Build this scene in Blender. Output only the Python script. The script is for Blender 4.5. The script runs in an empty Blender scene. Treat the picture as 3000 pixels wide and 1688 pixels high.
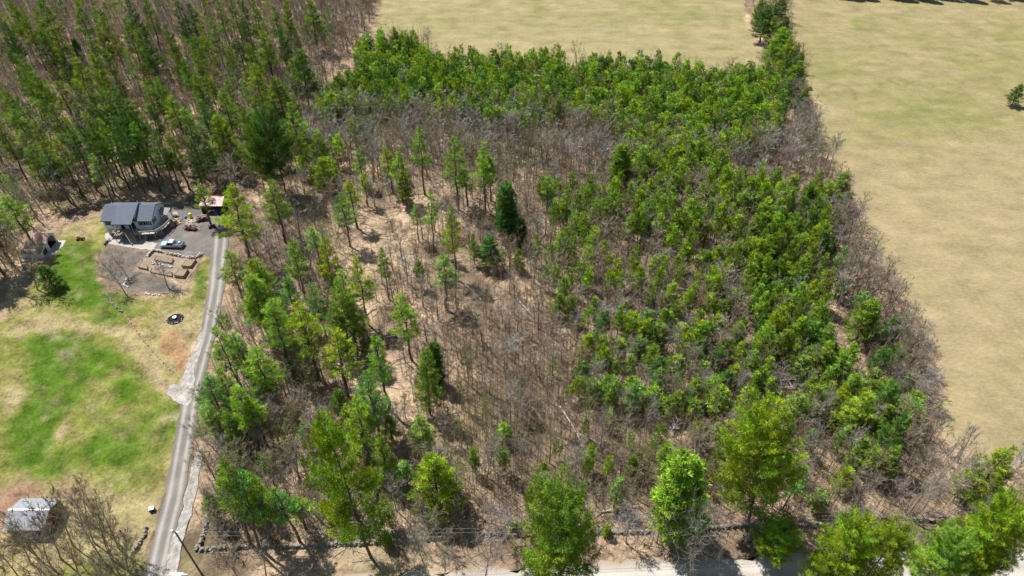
import bpy, math, random
import numpy as np
from mathutils import Vector, Matrix
R = math.radians
S = bpy.context.scene
# ------------------------------------------------------------------ camera
F_PX, PITCH, HC = 2000.0, R(41.5), 110.0
cam_d = bpy.data.cameras.new('camera'); cam = bpy.data.objects.new('camera', cam_d)
S.collection.objects.link(cam); S.camera = cam
cam.location = (0, 0, HC); cam.rotation_euler = (R(90) - PITCH, 0, 0)
cam_d.sensor_width = 36; cam_d.lens = 36 * F_PX / 3000.0
cam_d.clip_start = 1; cam_d.clip_end = 6000
# ------------------------------------------------------------------ world + sun
SUN_EL, SUN_AZ_SH = 60.0, (0.745, -0.667)          # direction shadows run on the ground
wd = bpy.data.worlds.new('World'); S.world = wd; wd.use_nodes = True
nt = wd.node_tree; bg = nt.nodes['Background']
sky = nt.nodes.new('ShaderNodeTexSky'); sky.sky_type = 'NISHITA'; sky.sun_disc = False
sd = Vector((-SUN_AZ_SH[0], -SUN_AZ_SH[1], 0)).normalized()
sky.sun_elevation = R(SUN_EL); sky.sun_rotation = math.atan2(sd.x, sd.y)
sky.air_density = 2.0; sky.ozone_density = 1.6; sky.dust_density = 0.6
nt.links.new(sky.outputs[0], bg.inputs[0]); bg.inputs[1].default_value = 0.050
ld = bpy.data.lights.new('sun', 'SUN'); lo = bpy.data.objects.new('sun', ld); S.collection.objects.link(lo)
ld.energy = 5.0; ld.angle = R(0.53); ld.color = (1.0, 0.955, 0.87)
sv = Vector((sd.x * math.cos(R(SUN_EL)), sd.y * math.cos(R(SUN_EL)), math.sin(R(SUN_EL))))
lo.rotation_euler = sv.to_track_quat('Z', 'Y').to_euler(); lo.location = (0, 100, 80)
S.view_settings.view_transform = 'Standard'; S.view_settings.look = 'None'
S.view_settings.exposure = 0.50; S.view_settings.gamma = 1
S.view_settings.use_curve_mapping = False
S.cycles.max_bounces = 5; S.cycles.diffuse_bounces = 3; S.cycles.transparent_max_bounces = 4
# ------------------------------------------------------------------ helpers
SN, CS = math.sin(PITCH), math.cos(PITCH)
def W(x, y, z=0.0):                                # point of the place seen at a pixel of the photo, at height z
    u = (x - 1500) / F_PX; v = (y - 844) / F_PX
    d = (HC - z) / (SN + v * CS)
    return (d * u, d * (CS - v * SN), z)
def PX(X, Y, Z=0.0):
    d = Y * CS - (Z - HC) * SN; up = Y * SN + (Z - HC) * CS
    return 1500 + F_PX * X / d, 844 - F_PX * up / d
def zoomer(ox, oy, s): return lambda x, y, z=0.0: W(ox + x / s, oy + y / s, z)
c1 = zoomer(0, 500, 3.22); c5 = zoomer(0, 850, 3.22); c6 = zoomer(0, 1238, 3.22)
cz = zoomer(280, 570, 8.587); cb = zoomer(400, 720, 11.145); cr = zoomer(500, 540, 8.05)
rng = np.random.default_rng(7); rnd = random.Random(11)
def link(o, parent=None):
    S.collection.objects.link(o)
    if parent: o.parent = parent
    return o
def tag(o, label=None, cat=None, group=None, kind=None):
    if label: o['label'] = label
    if cat: o['category'] = cat
    if group: o['group'] = group
    if kind: o['kind'] = kind
    return o
def empty(name, loc=(0, 0, 0), rz=0.0, **k):
    o = bpy.data.objects.new(name, None); o.location = loc; o.rotation_euler = (0, 0, rz)
    o.empty_display_size = 0.3
    link(o); return tag(o, **k)
def mesh_np(name, V, F, mat, col=None, parent=None, smooth=False, fmat=None):
    """V (n,3), F list of face arrays (each (m,k)); col per vertex rgba"""
    me = bpy.data.meshes.new(name); V = np.asarray(V, np.float32)
    if not isinstance(F, list): F = [F]
    F = [np.asarray(f, np.int32) for f in F if len(f)]
    nl = sum(f.size for f in F); nf = sum(len(f) for f in F)
    me.vertices.add(len(V)); me.vertices.foreach_set('co', V.ravel())
    me.loops.add(nl); me.loops.foreach_set('vertex_index', np.concatenate([f.ravel() for f in F]))
    me.polygons.add(nf)
    tot = np.concatenate([np.full(len(f), f.shape[1], np.int32) for f in F])
    st = np.concatenate([[0], np.cumsum(tot)[:-1]]).astype(np.int32)
    me.polygons.foreach_set('loop_start', st); me.polygons.foreach_set('loop_total', tot)
    if col is not None:
        a = me.color_attributes.new('Col', 'FLOAT_COLOR', 'POINT')
        c = np.asarray(col, np.float32)
        if c.shape[1] == 3: c = np.hstack([c, np.ones((len(c), 1), np.float32)])
        a.data.foreach_set('color', c.ravel())
    for m in (mat if isinstance(mat, (list, tuple)) else [mat]): me.materials.append(m)
    if fmat is not None: me.polygons.foreach_set('material_index', np.asarray(fmat, np.int32))
    if smooth: me.polygons.foreach_set('use_smooth', np.ones(nf, bool))
    me.update(calc_edges=True); me.validate()
    return link(bpy.data.objects.new(name, me), parent)
class MB:                                          # collects boxes, bars, tubes, polygons into one mesh
    def __init__(s): s.v = []; s.f = []
    def add(s, vs, fs):
        b = len(s.v); s.v += [tuple(p) for p in vs]; s.f += [tuple(i + b for i in f) for f in fs]; return s
    def hexa(s, p):                                # 8 points: bottom 4 (ccw), top 4
        return s.add(p, [(3, 2, 1, 0), (4, 5, 6, 7), (0, 1, 5, 4), (1, 2, 6, 5), (2, 3, 7, 6), (3, 0, 4, 7)])
    def box(s, c, d, rz=0.0, bev=0.0):
        x, y, z = d[0] / 2, d[1] / 2, d[2] / 2; m = Matrix.Rotation(rz, 3, 'Z'); c = Vector(c)
        return s.hexa([c + m @ Vector(q) for q in ((-x, -y, -z), (x, -y, -z), (x, y, -z), (-x, y, -z), (-x, -y, z), (x, -y, z), (x, y, z), (-x, y, z))])
    def bar(s, a, b, w, h, up=(0, 0, 1)):
        a, b = Vector(a), Vector(b); d = (b - a).normalized(); sd_ = d.cross(Vector(up))
        if sd_.length < 1e-4: sd_ = d.cross(Vector((1, 0, 0)))
        sd_.normalize(); u = sd_.cross(d).normalized(); sd_ *= w / 2; u *= h / 2
        return s.hexa([a - sd_ - u, a + sd_ - u, b + sd_ - u, b - sd_ - u, a - sd_ + u, a + sd_ + u, b + sd_ + u, b - sd_ + u])
    def tube(s, pts, rad, n=6, cap=True):
        pts = [Vector(p) for p in pts]; rad = rad if isinstance(rad, (list, tuple)) else [rad] * len(pts)
        vs = []; fs = []
        for i, p in enumerate(pts):
            d = (pts[min(i + 1, len(pts) - 1)] - pts[max(i - 1, 0)]).normalized()
            a = d.cross(Vector((0.13, 0.3, 0.9)));
            if a.length < 0.2: a = d.cross(Vector((1, 0, 0)))
            a.normalize(); b = d.cross(a)
            for k in range(n):
                t = 2 * math.pi * k / n; vs.append(p + (a * math.cos(t) + b * math.sin(t)) * rad[i])
        for i in range(len(pts) - 1):
            for k in range(n):
                q = (k + 1) % n; fs.append((i * n + k, i * n + q, (i + 1) * n + q, (i + 1) * n + k))
        if cap: fs += [tuple(range(n))[::-1], tuple((len(pts) - 1) * n + k for k in range(n))]
        return s.add(vs, fs)
    def cyl(s, a, b, r, n=14): return s.tube([a, b], r, n)
    def extr(s, prof, axis_pts):                   # convex-ish profile polygon (list of 3d pts) pushed by a vector
        p = [Vector(q) for q in prof]; d = Vector(axis_pts); n = len(p)
        return s.add(p + [q + d for q in p], [tuple(range(n))[::-1], tuple(range(n, 2 * n))] + [(i, (i + 1) % n, (i + 1) % n + n, i + n) for i in range(n)])
    def rock(s, c, r, fl=0.7):
        c = Vector(c); vs = []; n = 6
        for la, rr in ((-0.6, 0.8), (0.1, 1.0), (0.65, 0.72)):
            for k in range(n):
                t = 2 * math.pi * (k + rnd.random() * .5) / n; q = r * rr * rnd.uniform(.75, 1.2)
                vs.append(c + Vector((math.cos(t) * q, math.sin(t) * q, la * r * fl * rnd.uniform(.8, 1.2))))
        fs = [tuple(range(n))[::-1], tuple(range(2 * n, 3 * n))]
        for i in range(2):
            for k in range(n): q = (k + 1) % n; fs.append((i * n + k, i * n + q, (i + 1) * n + q, (i + 1) * n + k))
        return s.add(vs, fs)
    def build(s, name, mat, parent=None, bevel=0.0, smooth=False, local=False):
        me = bpy.data.meshes.new(name); me.from_pydata(s.v, [], s.f); me.materials.append(mat); me.update()
        import bmesh
        bm = bmesh.new(); bm.from_mesh(me); bmesh.ops.recalc_face_normals(bm, faces=bm.faces[:])
        if bevel: bmesh.ops.bevel(bm, geom=bm.edges[:], offset=bevel, segments=2, affect='EDGES', clamp_overlap=True)
        bm.to_mesh(me); bm.free()
        if smooth: me.polygons.foreach_set('use_smooth', [True] * len(me.polygons))
        return link(bpy.data.objects.new(name, me), parent)
# ------------------------------------------------------------------ materials
def new_mat(name):
    m = bpy.data.materials.new(name); m.use_nodes = True
    return m, m.node_tree, m.node_tree.nodes['Principled BSDF']
def N(t, ty, **k):
    n = t.nodes.new(ty)
    for a, b in k.items(): setattr(n, a, b)
    return n
def mixrgb(t, mode, a, b, fac=1.0):
    n = N(t, 'ShaderNodeMix', data_type='RGBA', blend_type=mode)
    for sock, val in ((n.inputs[0], fac), (n.inputs[6], a), (n.inputs[7], b)):
        if hasattr(val, 'links'): t.links.new(val, sock)
        else: sock.default_value = val if not isinstance(val, tuple) else (*val, 1)[:4]
    return n.outputs[2]
def noise_f(t, vec, scale, lo_, hi_, detail=4, rough=.6):
    n = N(t, 'ShaderNodeTexNoise'); n.inputs['Scale'].default_value = scale; n.inputs['Detail'].default_value = detail
    n.inputs['Roughness'].default_value = rough; t.links.new(vec, n.inputs['Vector'])
    m = N(t, 'ShaderNodeMapRange'); t.links.new(n.outputs[0], m.inputs[0])
    m.inputs[1].default_value = .3; m.inputs[2].default_value = .7; m.inputs[3].default_value = lo_; m.inputs[4].default_value = hi_
    m.clamp = False
    return m.outputs[0]
def simple(name, col, rough=.7, var=.15, scale=3.0, metal=0.0, bump=0.0, stretch=None, spec=.3):
    m, t, b = new_mat(name); tc = N(t, 'ShaderNodeTexCoord'); vec = tc.outputs['Object']
    if stretch:
        mp = N(t, 'ShaderNodeMapping'); mp.inputs['Scale'].default_value = stretch; t.links.new(vec, mp.inputs[0]); vec = mp.outputs[0]
    f = noise_f(t, vec, scale, 1 - var, 1 + var)
    c = N(t, 'ShaderNodeCombineColor'); [t.links.new(f, c.inputs[i]) for i in range(3)]
    t.links.new(mixrgb(t, 'MULTIPLY', col, c.outputs[0]), b.inputs['Base Color'])
    b.inputs['Roughness'].default_value = rough; b.inputs['Metallic'].default_value = metal
    b.inputs['Specular IOR Level'].default_value = spec
    if bump:
        bp = N(t, 'ShaderNodeBump'); bp.inputs['Strength'].default_value = bump; bp.inputs['Distance'].default_value = .03
        t.links.new(f, bp.inputs['Height']); t.links.new(bp.outputs[0], b.inputs['Normal'])
    return m
# ground: vertex colour = what grows or lies there; alpha = how coarse the fine pattern is
def ground_mat(name, fine, mid, bumpd, stretch=(1, 1, 1)):
    m, t, b = new_mat(name); tc = N(t, 'ShaderNodeTexCoord')
    mp = N(t, 'ShaderNodeMapping'); mp.inputs['Scale'].default_value = stretch; t.links.new(tc.outputs['Object'], mp.inputs[0]); vec = mp.outputs[0]
    at = N(t, 'ShaderNodeVertexColor', layer_name='Col')
    n1 = noise_f(t, vec, fine, -1, 1, 5, .75); n2 = noise_f(t, vec, mid, -1, 1, 4, .6)
    ad = N(t, 'ShaderNodeMath', operation='MULTIPLY_ADD'); t.links.new(n1, ad.inputs[0]); ad.inputs[1].default_value = 1.0; t.links.new(n2, ad.inputs[2])
    ml = N(t, 'ShaderNodeMath', operation='MULTIPLY'); t.links.new(ad.outputs[0], ml.inputs[0]); t.links.new(at.outputs['Alpha'], ml.inputs[1])
    o1 = N(t, 'ShaderNodeMath', operation='ADD'); t.links.new(ml.outputs[0], o1.inputs[0]); o1.inputs[1].default_value = 1.0
    mx = N(t, 'ShaderNodeMath', operation='MAXIMUM'); t.links.new(o1.outputs[0], mx.inputs[0]); mx.inputs[1].default_value = .12
    c = N(t, 'ShaderNodeCombineColor'); [t.links.new(mx.outputs[0], c.inputs[i]) for i in range(3)]
    t.links.new(mixrgb(t, 'MULTIPLY', at.outputs['Color'], c.outputs[0]), b.inputs['Base Color'])
    b.inputs['Roughness'].default_value = .95; b.inputs['Specular IOR Level'].default_value = .1
    bp = N(t, 'ShaderNodeBump'); bp.inputs['Strength'].default_value = .9; bp.inputs['Distance'].default_value = bumpd
    t.links.new(n1, bp.inputs['Height']); t.links.new(bp.outputs[0], b.inputs['Normal'])
    return m
M_litter = ground_mat('leaf_litter', 1.5, .25, .12)
M_grass = ground_mat('grass', 1.6, .3, .06)
M_hay = ground_mat('hay_field', 1.1, .14, .06, (.75, 1.2, 1))
M_gravel = ground_mat('gravel', 2.2, .35, .03)
def foliage_mat():
    m, t, b = new_mat('pine_needles'); at = N(t, 'ShaderNodeVertexColor', layer_name='Col'); oi = N(t, 'ShaderNodeObjectInfo')
    c = mixrgb(t, 'MULTIPLY', at.outputs['Color'], oi.outputs['Color'])
    t.links.new(c, b.inputs['Base Color']); b.inputs['Roughness'].default_value = .6; b.inputs['Specular IOR Level'].default_value = .08
    tr = N(t, 'ShaderNodeBsdfTranslucent'); t.links.new(mixrgb(t, 'MULTIPLY', c, (1.3, 1.15, .6)), tr.inputs[0])
    mx = N(t, 'ShaderNodeMixShader'); mx.inputs[0].default_value = .18
    t.links.new(b.outputs[0], mx.inputs[1]); t.links.new(tr.outputs[0], mx.inputs[2])
    t.links.new(mx.outputs[0], t.nodes['Material Output'].inputs[0]); return m
def bark_mat():
    m, t, b = new_mat('bark'); at = N(t, 'ShaderNodeVertexColor', layer_name='Col'); oi = N(t, 'ShaderNodeObjectInfo'); tc = N(t, 'ShaderNodeTexCoord')
    f = noise_f(t, tc.outputs['Object'], 1.5, .75, 1.25); cc = N(t, 'ShaderNodeCombineColor'); [t.links.new(f, cc.inputs[i]) for i in range(3)]
    c = mixrgb(t, 'MULTIPLY', mixrgb(t, 'MULTIPLY', at.outputs['Color'], oi.outputs['Color']), cc.outputs[0])
    t.links.new(c, b.inputs['Base Color']); b.inputs['Roughness'].default_value = .9; b.inputs['Specular IOR Level'].default_value = .05
    return m
M_fol, M_bark = foliage_mat(), bark_mat()
# ------------------------------------------------------------------ noise + polygons
def vnoise(x, y, sc, seed=0):
    x = np.asarray(x) / sc + seed * 17.3; y = np.asarray(y) / sc + seed * 7.7
    xi = np.floor(x).astype(np.int64); yi = np.floor(y).astype(np.int64); fx = x - xi; fy = y - yi
    fx = fx * fx * (3 - 2 * fx); fy = fy * fy * (3 - 2 * fy)
    def h(a, b):
        n = (a * 374761393 + b * 668265263 + seed * 1442695) & 0x7fffffff
        n = ((n ^ (n >> 13)) * 1274126177) & 0x7fffffff
        return ((n ^ (n >> 16)) & 0xffff) / 65535.0
    return (h(xi, yi) * (1 - fx) + h(xi + 1, yi) * fx) * (1 - fy) + (h(xi, yi + 1) * (1 - fx) + h(xi + 1, yi + 1) * fx) * fy
def fbm(x, y, sc, seed=0, o=4):
    t = 0; a = .5; s_ = 0
    for i in range(o): t = t + a * vnoise(x, y, sc / 2 ** i, seed + i); s_ += a; a *= .55
    return t / s_
def inpoly(x, y, P):
    x = np.asarray(x, float); y = np.asarray(y, float); r = np.zeros(x.shape, bool); n = len(P); j = n - 1
    for i in range(n):
        xi, yi = P[i]; xj, yj = P[j]
        with np.errstate(divide='ignore', invalid='ignore'):
            r ^= ((yi > y) != (yj > y)) & (x < (xj - xi) * (y - yi) / ((yj - yi) if yj != yi else 1e-9) + xi)
        j = i
    return r
def dist_line(x, y, P, closed=True):
    d = np.full(np.shape(x), 1e9); n = len(P)
    for i in range(n if closed else n - 1):
        ax, ay = P[i][:2]; bx, by = P[(i + 1) % n][:2]; dx, dy = bx - ax, by - ay; L = dx * dx + dy * dy + 1e-9
        t = np.clip(((x - ax) * dx + (y - ay) * dy) / L, 0, 1)
        d = np.minimum(d, np.hypot(x - ax - t * dx, y - ay - t * dy))
    return d
def wpoly(P, f=W): return [f(*p)[:2] for p in P]
def vPX(X, Y):
    d = Y * CS + HC * SN; return 1500 + F_PX * X / d, 844 - F_PX * (Y * SN - HC * CS) / d
def lerp(a, b, t): t = np.clip(t, 0, 1)[..., None]; return np.asarray(a) * (1 - t) + np.asarray(b) * t
LIT_A, LIT_B, LIT_C, LIT_D = (.50, .36, .25), (.235, .17, .12), (.15, .11, .075), (.17, .18, .07)
def litter_col(x, y):
    n = fbm(x, y, 14, 3); n2 = fbm(x, y, 5, 9); n3 = fbm(x, y, 22, 21)
    px, py = vPX(x, y)
    open_ = np.exp(-((px - 1110) / 200) ** 2 - ((py - 880) / 380) ** 2) * .9
    c = lerp(LIT_B, LIT_A, (n - .45) * 3 + open_ + .22)
    c = lerp(c, LIT_C, (n2 - .54) * 4)
    c = lerp(c, LIT_D, (n3 - .60) * 3)
    return c, np.full(x.shape, .42)
def sheet(name, poly, z, res, colfn, mat, rag=1.0, blend=2.5, kind='structure'):
    xs = [p[0] for p in poly]; ys = [p[1] for p in poly]
    gx = np.arange(min(xs) - rag, max(xs) + rag + res, res); gy = np.arange(min(ys) - rag, max(ys) + rag + res, res)
    X, Y = np.meshgrid(gx, gy)
    jx = (fbm(X, Y, 3.0, 5) - .5) * 2.4 * rag; jy = (fbm(X, Y, 3.0, 6) - .5) * 2.4 * rag
    ins = inpoly(X + jx, Y + jy, poly)
    q = ins[:-1, :-1] & ins[1:, :-1] & ins[:-1, 1:] & ins[1:, 1:]
    idx = np.arange(X.size).reshape(X.shape)
    F = np.stack([idx[:-1, :-1][q], idx[:-1, 1:][q], idx[1:, 1:][q], idx[1:, :-1][q]], 1)
    used = np.unique(F); remap = np.full(X.size, -1); remap[used] = np.arange(len(used))
    x = X.ravel()[used]; y = Y.ravel()[used]
    c, a = colfn(x, y)
    if blend:
        dd = dist_line(x, y, poly) + (fbm(x, y, 2.5, 12) - .5) * 2.0 * blend
        lc, la = litter_col(x, y); t = np.clip(dd / blend, 0, 1)
        c = lc * (1 - t[:, None]) + c * t[:, None]; a = la * (1 - t) + a * t
    V = np.stack([x, y, np.full(x.shape, z)], 1)
    return tag(mesh_np(name, V, remap[F], mat, np.hstack([c, a[:, None]])), kind=kind)
# ------------------------------------------------------------------ ground
ax = np.concatenate([[-3000, -1200, -600, -380], np.arange(-300, 301, 1.6), [380, 600, 1200, 3000]])
ay = np.concatenate([[-1500, -500, -100, 0], np.arange(36, 400, 1.6), [460, 600, 1200, 3000, 5000]])
X, Y = np.meshgrid(ax, ay); idx = np.arange(X.size).reshape(X.shape)
c, a = litter_col(X.ravel(), Y.ravel())
far = (np.abs(X.ravel()) > 305) | (Y.ravel() > 405) | (Y.ravel() < 30)
c[far] = (.10, .11, .055)
F = np.stack([idx[:-1, :-1].ravel(), idx[:-1, 1:].ravel(), idx[1:, 1:].ravel(), idx[1:, :-1].ravel()], 1)
tag(mesh_np('forest_floor', np.stack([X.ravel(), Y.ravel(), np.zeros(X.size)], 1), F, M_litter, np.hstack([c, a[:, None]])), kind='structure')
def blobs(px, py, L):
    g = np.zeros(px.shape)
    for x0, y0, rx, ry, w, rot in L:
        t = R(rot); dx = px - x0; dy = py - y0; a_ = (dx * math.cos(t) + dy * math.sin(t)) / rx; b_ = (-dx * math.sin(t) + dy * math.cos(t)) / ry
        g = g + w * np.exp(-(a_ ** 2 + b_ ** 2))
    return g
TAN, YG, LUSH, BARE = (.30, .25, .125), (.18, .19, .048), (.072, .135, .012), (.33, .26, .18)
LAWN_G = [(217, 773, 75, 45, 1.2, 60), (264, 815, 70, 35, .9, 20), (330, 880, 60, 22, .5, 20), (186, 1035, 120, 45, 1.4, 15), (150, 1115, 60, 110, .8, 25), (95, 1255, 55, 75, 1.3, 25),
          (200, 1130, 70, 60, .3, 0), (110, 1330, 100, 60, .7, 10), (300, 1340, 110, 60, .4, 0), (430, 1400, 50, 60, .35, -70), (220, 850, 90, 50, .7, 30), (370, 1150, 30, 45, .45, 20), (380, 900, 40, 14, .3, 30), (590, 850, 25, 40, .4, 0), (290, 935, 80, 12, .3, 0)]
LAWN_T = [(100, 960, 95, 20, .75, -12), (300, 965, 130, 16, .6, 8), (400, 1010, 70, 30, .75, 40), (450, 1090, 65, 26, .8, 55), (500, 1140, 22, 30, .5, 0), (40, 1170, 60, 40, .5, 0), (170, 1280, 18, 90, .5, 30), (520, 960, 90, 60, .7, 0), (520, 1050, 50, 50, .6, 0),
          (60, 900, 70, 60, .5, 0), (180, 680, 110, 30, .45, -10), (250, 1465, 110, 40, .8, 10), (20, 1300, 50, 60, .3, 0), (350, 1530, 130, 70, .9, 0), (100, 1600, 160, 100, .8, 0), (500, 1440, 16, 160, .55, 16)]
def lawn_col(x, y):
    px, py = vPX(x, y)
    g = .46 + blobs(px, py, LAWN_G) - blobs(px, py, LAWN_T) + (fbm(x, y, 7, 31) - .5) * 1.0 + (fbm(x, y, 1.6, 33) - .5) * .7
    c = lerp(TAN, YG, g * 2.2); c = lerp(c, LUSH, (g - .45) * 1.9)
    c = lerp(c, BARE, blobs(px, py, [(445, 1075, 50, 12, .8, 55), (470, 1125, 40, 12, .8, 60), (130, 965, 45, 9, .7, -5), (235, 690, 40, 14, .8, 0), (60, 985, 22, 14, .8, 0)]) + (fbm(x, y, 4, 41) - .62) * 2)
    br = blobs(px, py, [(505, 995, 45, 34, 1, 30), (530, 1060, 28, 44, 1, 0), (400, 955, 32, 26, .8, 35), (470, 890, 45, 14, .8, 0), (490, 1030, 34, 20, .8, 45)]) + (fbm(x, y, 2.5, 45) - .5)
    c = lerp(c, (.30, .185, .10), (br - .35) * 1.6)
    c = lerp(c, (.27, .17, .12), blobs(px, py, [(60, 1450, 90, 40, 1, -10), (215, 1440, 50, 50, .7, 0), (10, 1520, 60, 60, 1, 0)]) + (fbm(x, y, 3, 47) - .5))
    return c, np.full(x.shape, .42)
LAWN_P = [(-330, 985), (-60, 950), (0, 935), (30, 880), (80, 840), (140, 790), (150, 740), (170, 700), (185, 665), (240, 645), (300, 625), (330, 640), (360, 700), (290, 740), (290, 800), (320, 850), (420, 865), (545, 860), (560, 800), (600, 740), (625, 740),
          (628, 800), (610, 900), (600, 960), (560, 1050), (545, 1110), (550, 1180), (540, 1250), (525, 1330), (495, 1420), (470, 1510), (440, 1600), (415, 1700), (400, 1760), (-330, 1760)]
sheet('lawn', wpoly(LAWN_P), .03, .35, lawn_col, M_grass, .6, 1.6)
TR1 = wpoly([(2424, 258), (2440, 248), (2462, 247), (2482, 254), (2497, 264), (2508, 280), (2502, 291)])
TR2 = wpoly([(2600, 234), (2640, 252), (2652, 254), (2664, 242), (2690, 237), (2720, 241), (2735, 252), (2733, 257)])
def fieldr_col(x, y):
    px, py = vPX(x, y)
    g = .34 - .45 * np.clip((py - 300) / 450, 0, 1) + blobs(px, py, [(2700, 250, 420, 200, .5, 10), (2650, 350, 130, 45, .25, 10), (2950, 120, 120, 60, .4, 20), (2510, 75, 14, 24, .9, -40), (2850, 330, 220, 60, .3, 0), (2600, 130, 60, 20, .35, 0), (2420, 190, 60, 40, .2, 0), (2950, 1150, 90, 160, .25, 0)]) \
        + (fbm(x, y, 16, 51) - .5) * .9 + (fbm(x, y, 3, 53) - .5) * .9 + np.sin((x * .93 + y * .12) * 1.35 + 2 * fbm(x, y, 30, 55)) * .09 * (fbm(x, y, 25, 56) > .45) 
    c = lerp((.305, .245, .140), (.255, .220, .108), g * 1.3); c = lerp(c, (.17, .19, .055), (g - .6) * .9)
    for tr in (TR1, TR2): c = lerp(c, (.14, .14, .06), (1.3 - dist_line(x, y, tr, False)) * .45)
    c = lerp(c, (.325, .255, .155), (fbm(x, y, 9, 58) - .55) * 2.2)
    return c, np.full(x.shape, .2)
FR_P = [(2000, -110), (2240, -60), (2268, 40), (2300, 110), (2345, 240), (2375, 300), (2400, 450), (2500, 600), (2520, 700), (2560, 780), (2620, 830), (2690, 950), (2730, 1050), (2725, 1180), (2745, 1290), (2850, 1360), (3000, 1400), (3500, 1450), (4200, 300), (3900, -150)]
sheet('hay_field', wpoly(FR_P), .03, .9, fieldr_col, M_hay, 2.0, 3.0)
def fieldt_col(x, y):
    px, py = vPX(x, y)
    g = .42 + blobs(px, py, [(1575, 25, 25, 40, .6, 0), (1650, 40, 250, 40, .2, 0), (2000, 60, 200, 60, .15, 0)]) + (fbm(x, y, 15, 61) - .5) * 1.0 + (fbm(x, y, 4, 63) - .5) * .8 + np.sin((y * .98 + x * .05) * 1.2) * .08
    c = lerp((.315, .26, .145), (.26, .228, .115), g * 1.3); c = lerp(c, (.18, .20, .06), (g - .65) * 1.1)
    return c, np.full(x.shape, .2)
FT_P = [(1130, -130), (1100, 60), (1075, 130), (1130, 150), (1280, 190), (1340, 235), (1700, 250), (2000, 260), (2225, 235), (2230, 130), (2190, 60), (2180, -130)]
sheet('upper_field', wpoly(FT_P), .045, .9, fieldt_col, M_hay, 2.0, 2.0)
# yard surfaces
def flat(col, amp=.12, patch=None, pn=0):
    def f(x, y):
        n = fbm(x, y, 5, 70 + pn); c = lerp(np.array(col) * .8, np.array(col) * 1.15, n * 1.6 - .3)
        if patch: c = lerp(c, patch, (fbm(x, y, 3.5, 80 + pn) - .55) * 4)
        return c, np.full(x.shape, amp)
    return f
sheet('mulched_ground', wpoly([(920, 800), (960, 740), (1100, 700), (1300, 740), (1440, 750), (1420, 830), (1320, 900), (1310, 935), (1640, 1000), (1700, 1050), (1700, 1160), (1360, 1180), (1190, 1170), (1050, 1110), (960, 1000), (920, 900)], c1), .055, .25, flat((.15, .13, .115), .35, (.22, .17, .12)), M_gravel, .8, 1.6)
sheet('garden_ground', wpoly([(1430, 760), (1860, 830), (1910, 790), (1850, 930), (1730, 1070), (1620, 1030), (1300, 955), (1290, 900), (1400, 830)], c1), .07, .25, flat((.29, .235, .18), .2, (.30, .2, .12), 3), M_gravel, .4, 0)
sheet('parking_yard', wpoly([(1540, 560), (1560, 420), (1540, 320), (1900, 320), (2100, 300), (2120, 560), (2140, 640), (2120, 800), (2010, 820), (1900, 800), (1860, 840), (1430, 765), (1470, 690), (1390, 665), (1410, 625), (1540, 615)], c1), .085, .3, flat((.165, .148, .142), .16, (.23, .195, .17), 5), M_gravel, .35, 0)
sheet('concrete_apron', wpoly([(985, 600), (1100, 560), (1560, 580), (1545, 615), (1410, 622), (1390, 662), (1490, 690), (1440, 755), (1300, 745), (1100, 710), (1000, 690), (985, 640)], c1), .10, .25, flat((.40, .37, .35), .15, (.46, .41, .38), 7), M_gravel, .3, 0)
sheet('barn_apron', [(-119.8, 135.6), (-117.7, 137.6), (-117.2, 141), (-117.6, 143.4), (-119.8, 143.2)], .06, .2, flat((.5, .47, .45), .06, None, 9), M_gravel, .1, 0)
# driveway with wheel tracks
def strip(name, cl, hw, z, prof, mat, step=1.0, wob=.15):
    P = [np.array(p[:2]) for p in cl]; pts = []
    for i in range(len(P) - 1):
        n = max(2, int(np.linalg.norm(P[i + 1] - P[i]) / step))
        p0 = P[max(i - 1, 0)]; p3 = P[min(i + 2, len(P) - 1)]
        for k in range(n):
            t = k / n; pts.append(.5 * ((2 * P[i]) + (-p0 + P[i + 1]) * t + (2 * p0 - 5 * P[i] + 4 * P[i + 1] - p3) * t * t + (-p0 + 3 * P[i] - 3 * P[i + 1] + p3) * t ** 3))
    pts.append(P[-1]); pts = np.array(pts); d = np.gradient(pts, axis=0); d /= np.linalg.norm(d, axis=1)[:, None]; nrm = np.stack([d[:, 1], -d[:, 0]], 1)
    K = 20; s_ = np.linspace(-1, 1, K); w = np.interp(np.linspace(0, 1, len(pts)), np.linspace(0, 1, len(hw)), hw)
    V = pts[:, None, :] + nrm[:, None, :] * (s_[None, :, None] * w[:, None, None])
    e = (vnoise(V[:, :, 0], V[:, :, 1], 1.3, 4) - .5) * wob * (np.abs(s_) > .9)[None, :] * 4
    V = V + nrm[:, None, :] * e[..., None]
    x, y = V[..., 0].ravel(), V[..., 1].ravel(); sv_ = np.tile(s_, len(pts))
    c, a = prof(x, y, sv_); idx = np.arange(len(x)).reshape(len(pts), K)
    F = np.stack([idx[:-1, :-1].ravel(), idx[:-1, 1:].ravel(), idx[1:, 1:].ravel(), idx[1:, :-1].ravel()], 1)
    return tag(mesh_np(name, np.stack([x, y, np.full(x.shape, z)], 1), F, mat, np.hstack([c, a[:, None]])), kind='structure')
def drive_prof(x, y, s_):
    t = np.exp(-((np.abs(s_) - .48) / .2) ** 2) + (fbm(x, y, 3, 91) - .5) * .7
    c = lerp((.18, .168, .158), (.36, .335, .31), t); e = (np.abs(s_) - .8) * 4 + (fbm(x, y, 2, 92) - .5)
    return lerp(c, (.16, .135, .11), e * .6), np.full(x.shape, .08)
DRV = [W(*p) for p in [(648, 690), (643, 740), (635, 830), (622, 910), (606, 990), (590, 1045), (572, 1110), (556, 1190), (543, 1270), (527, 1360), (511, 1455), (487, 1550), (466, 1642), (448, 1730), (440, 1790)]]
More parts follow.
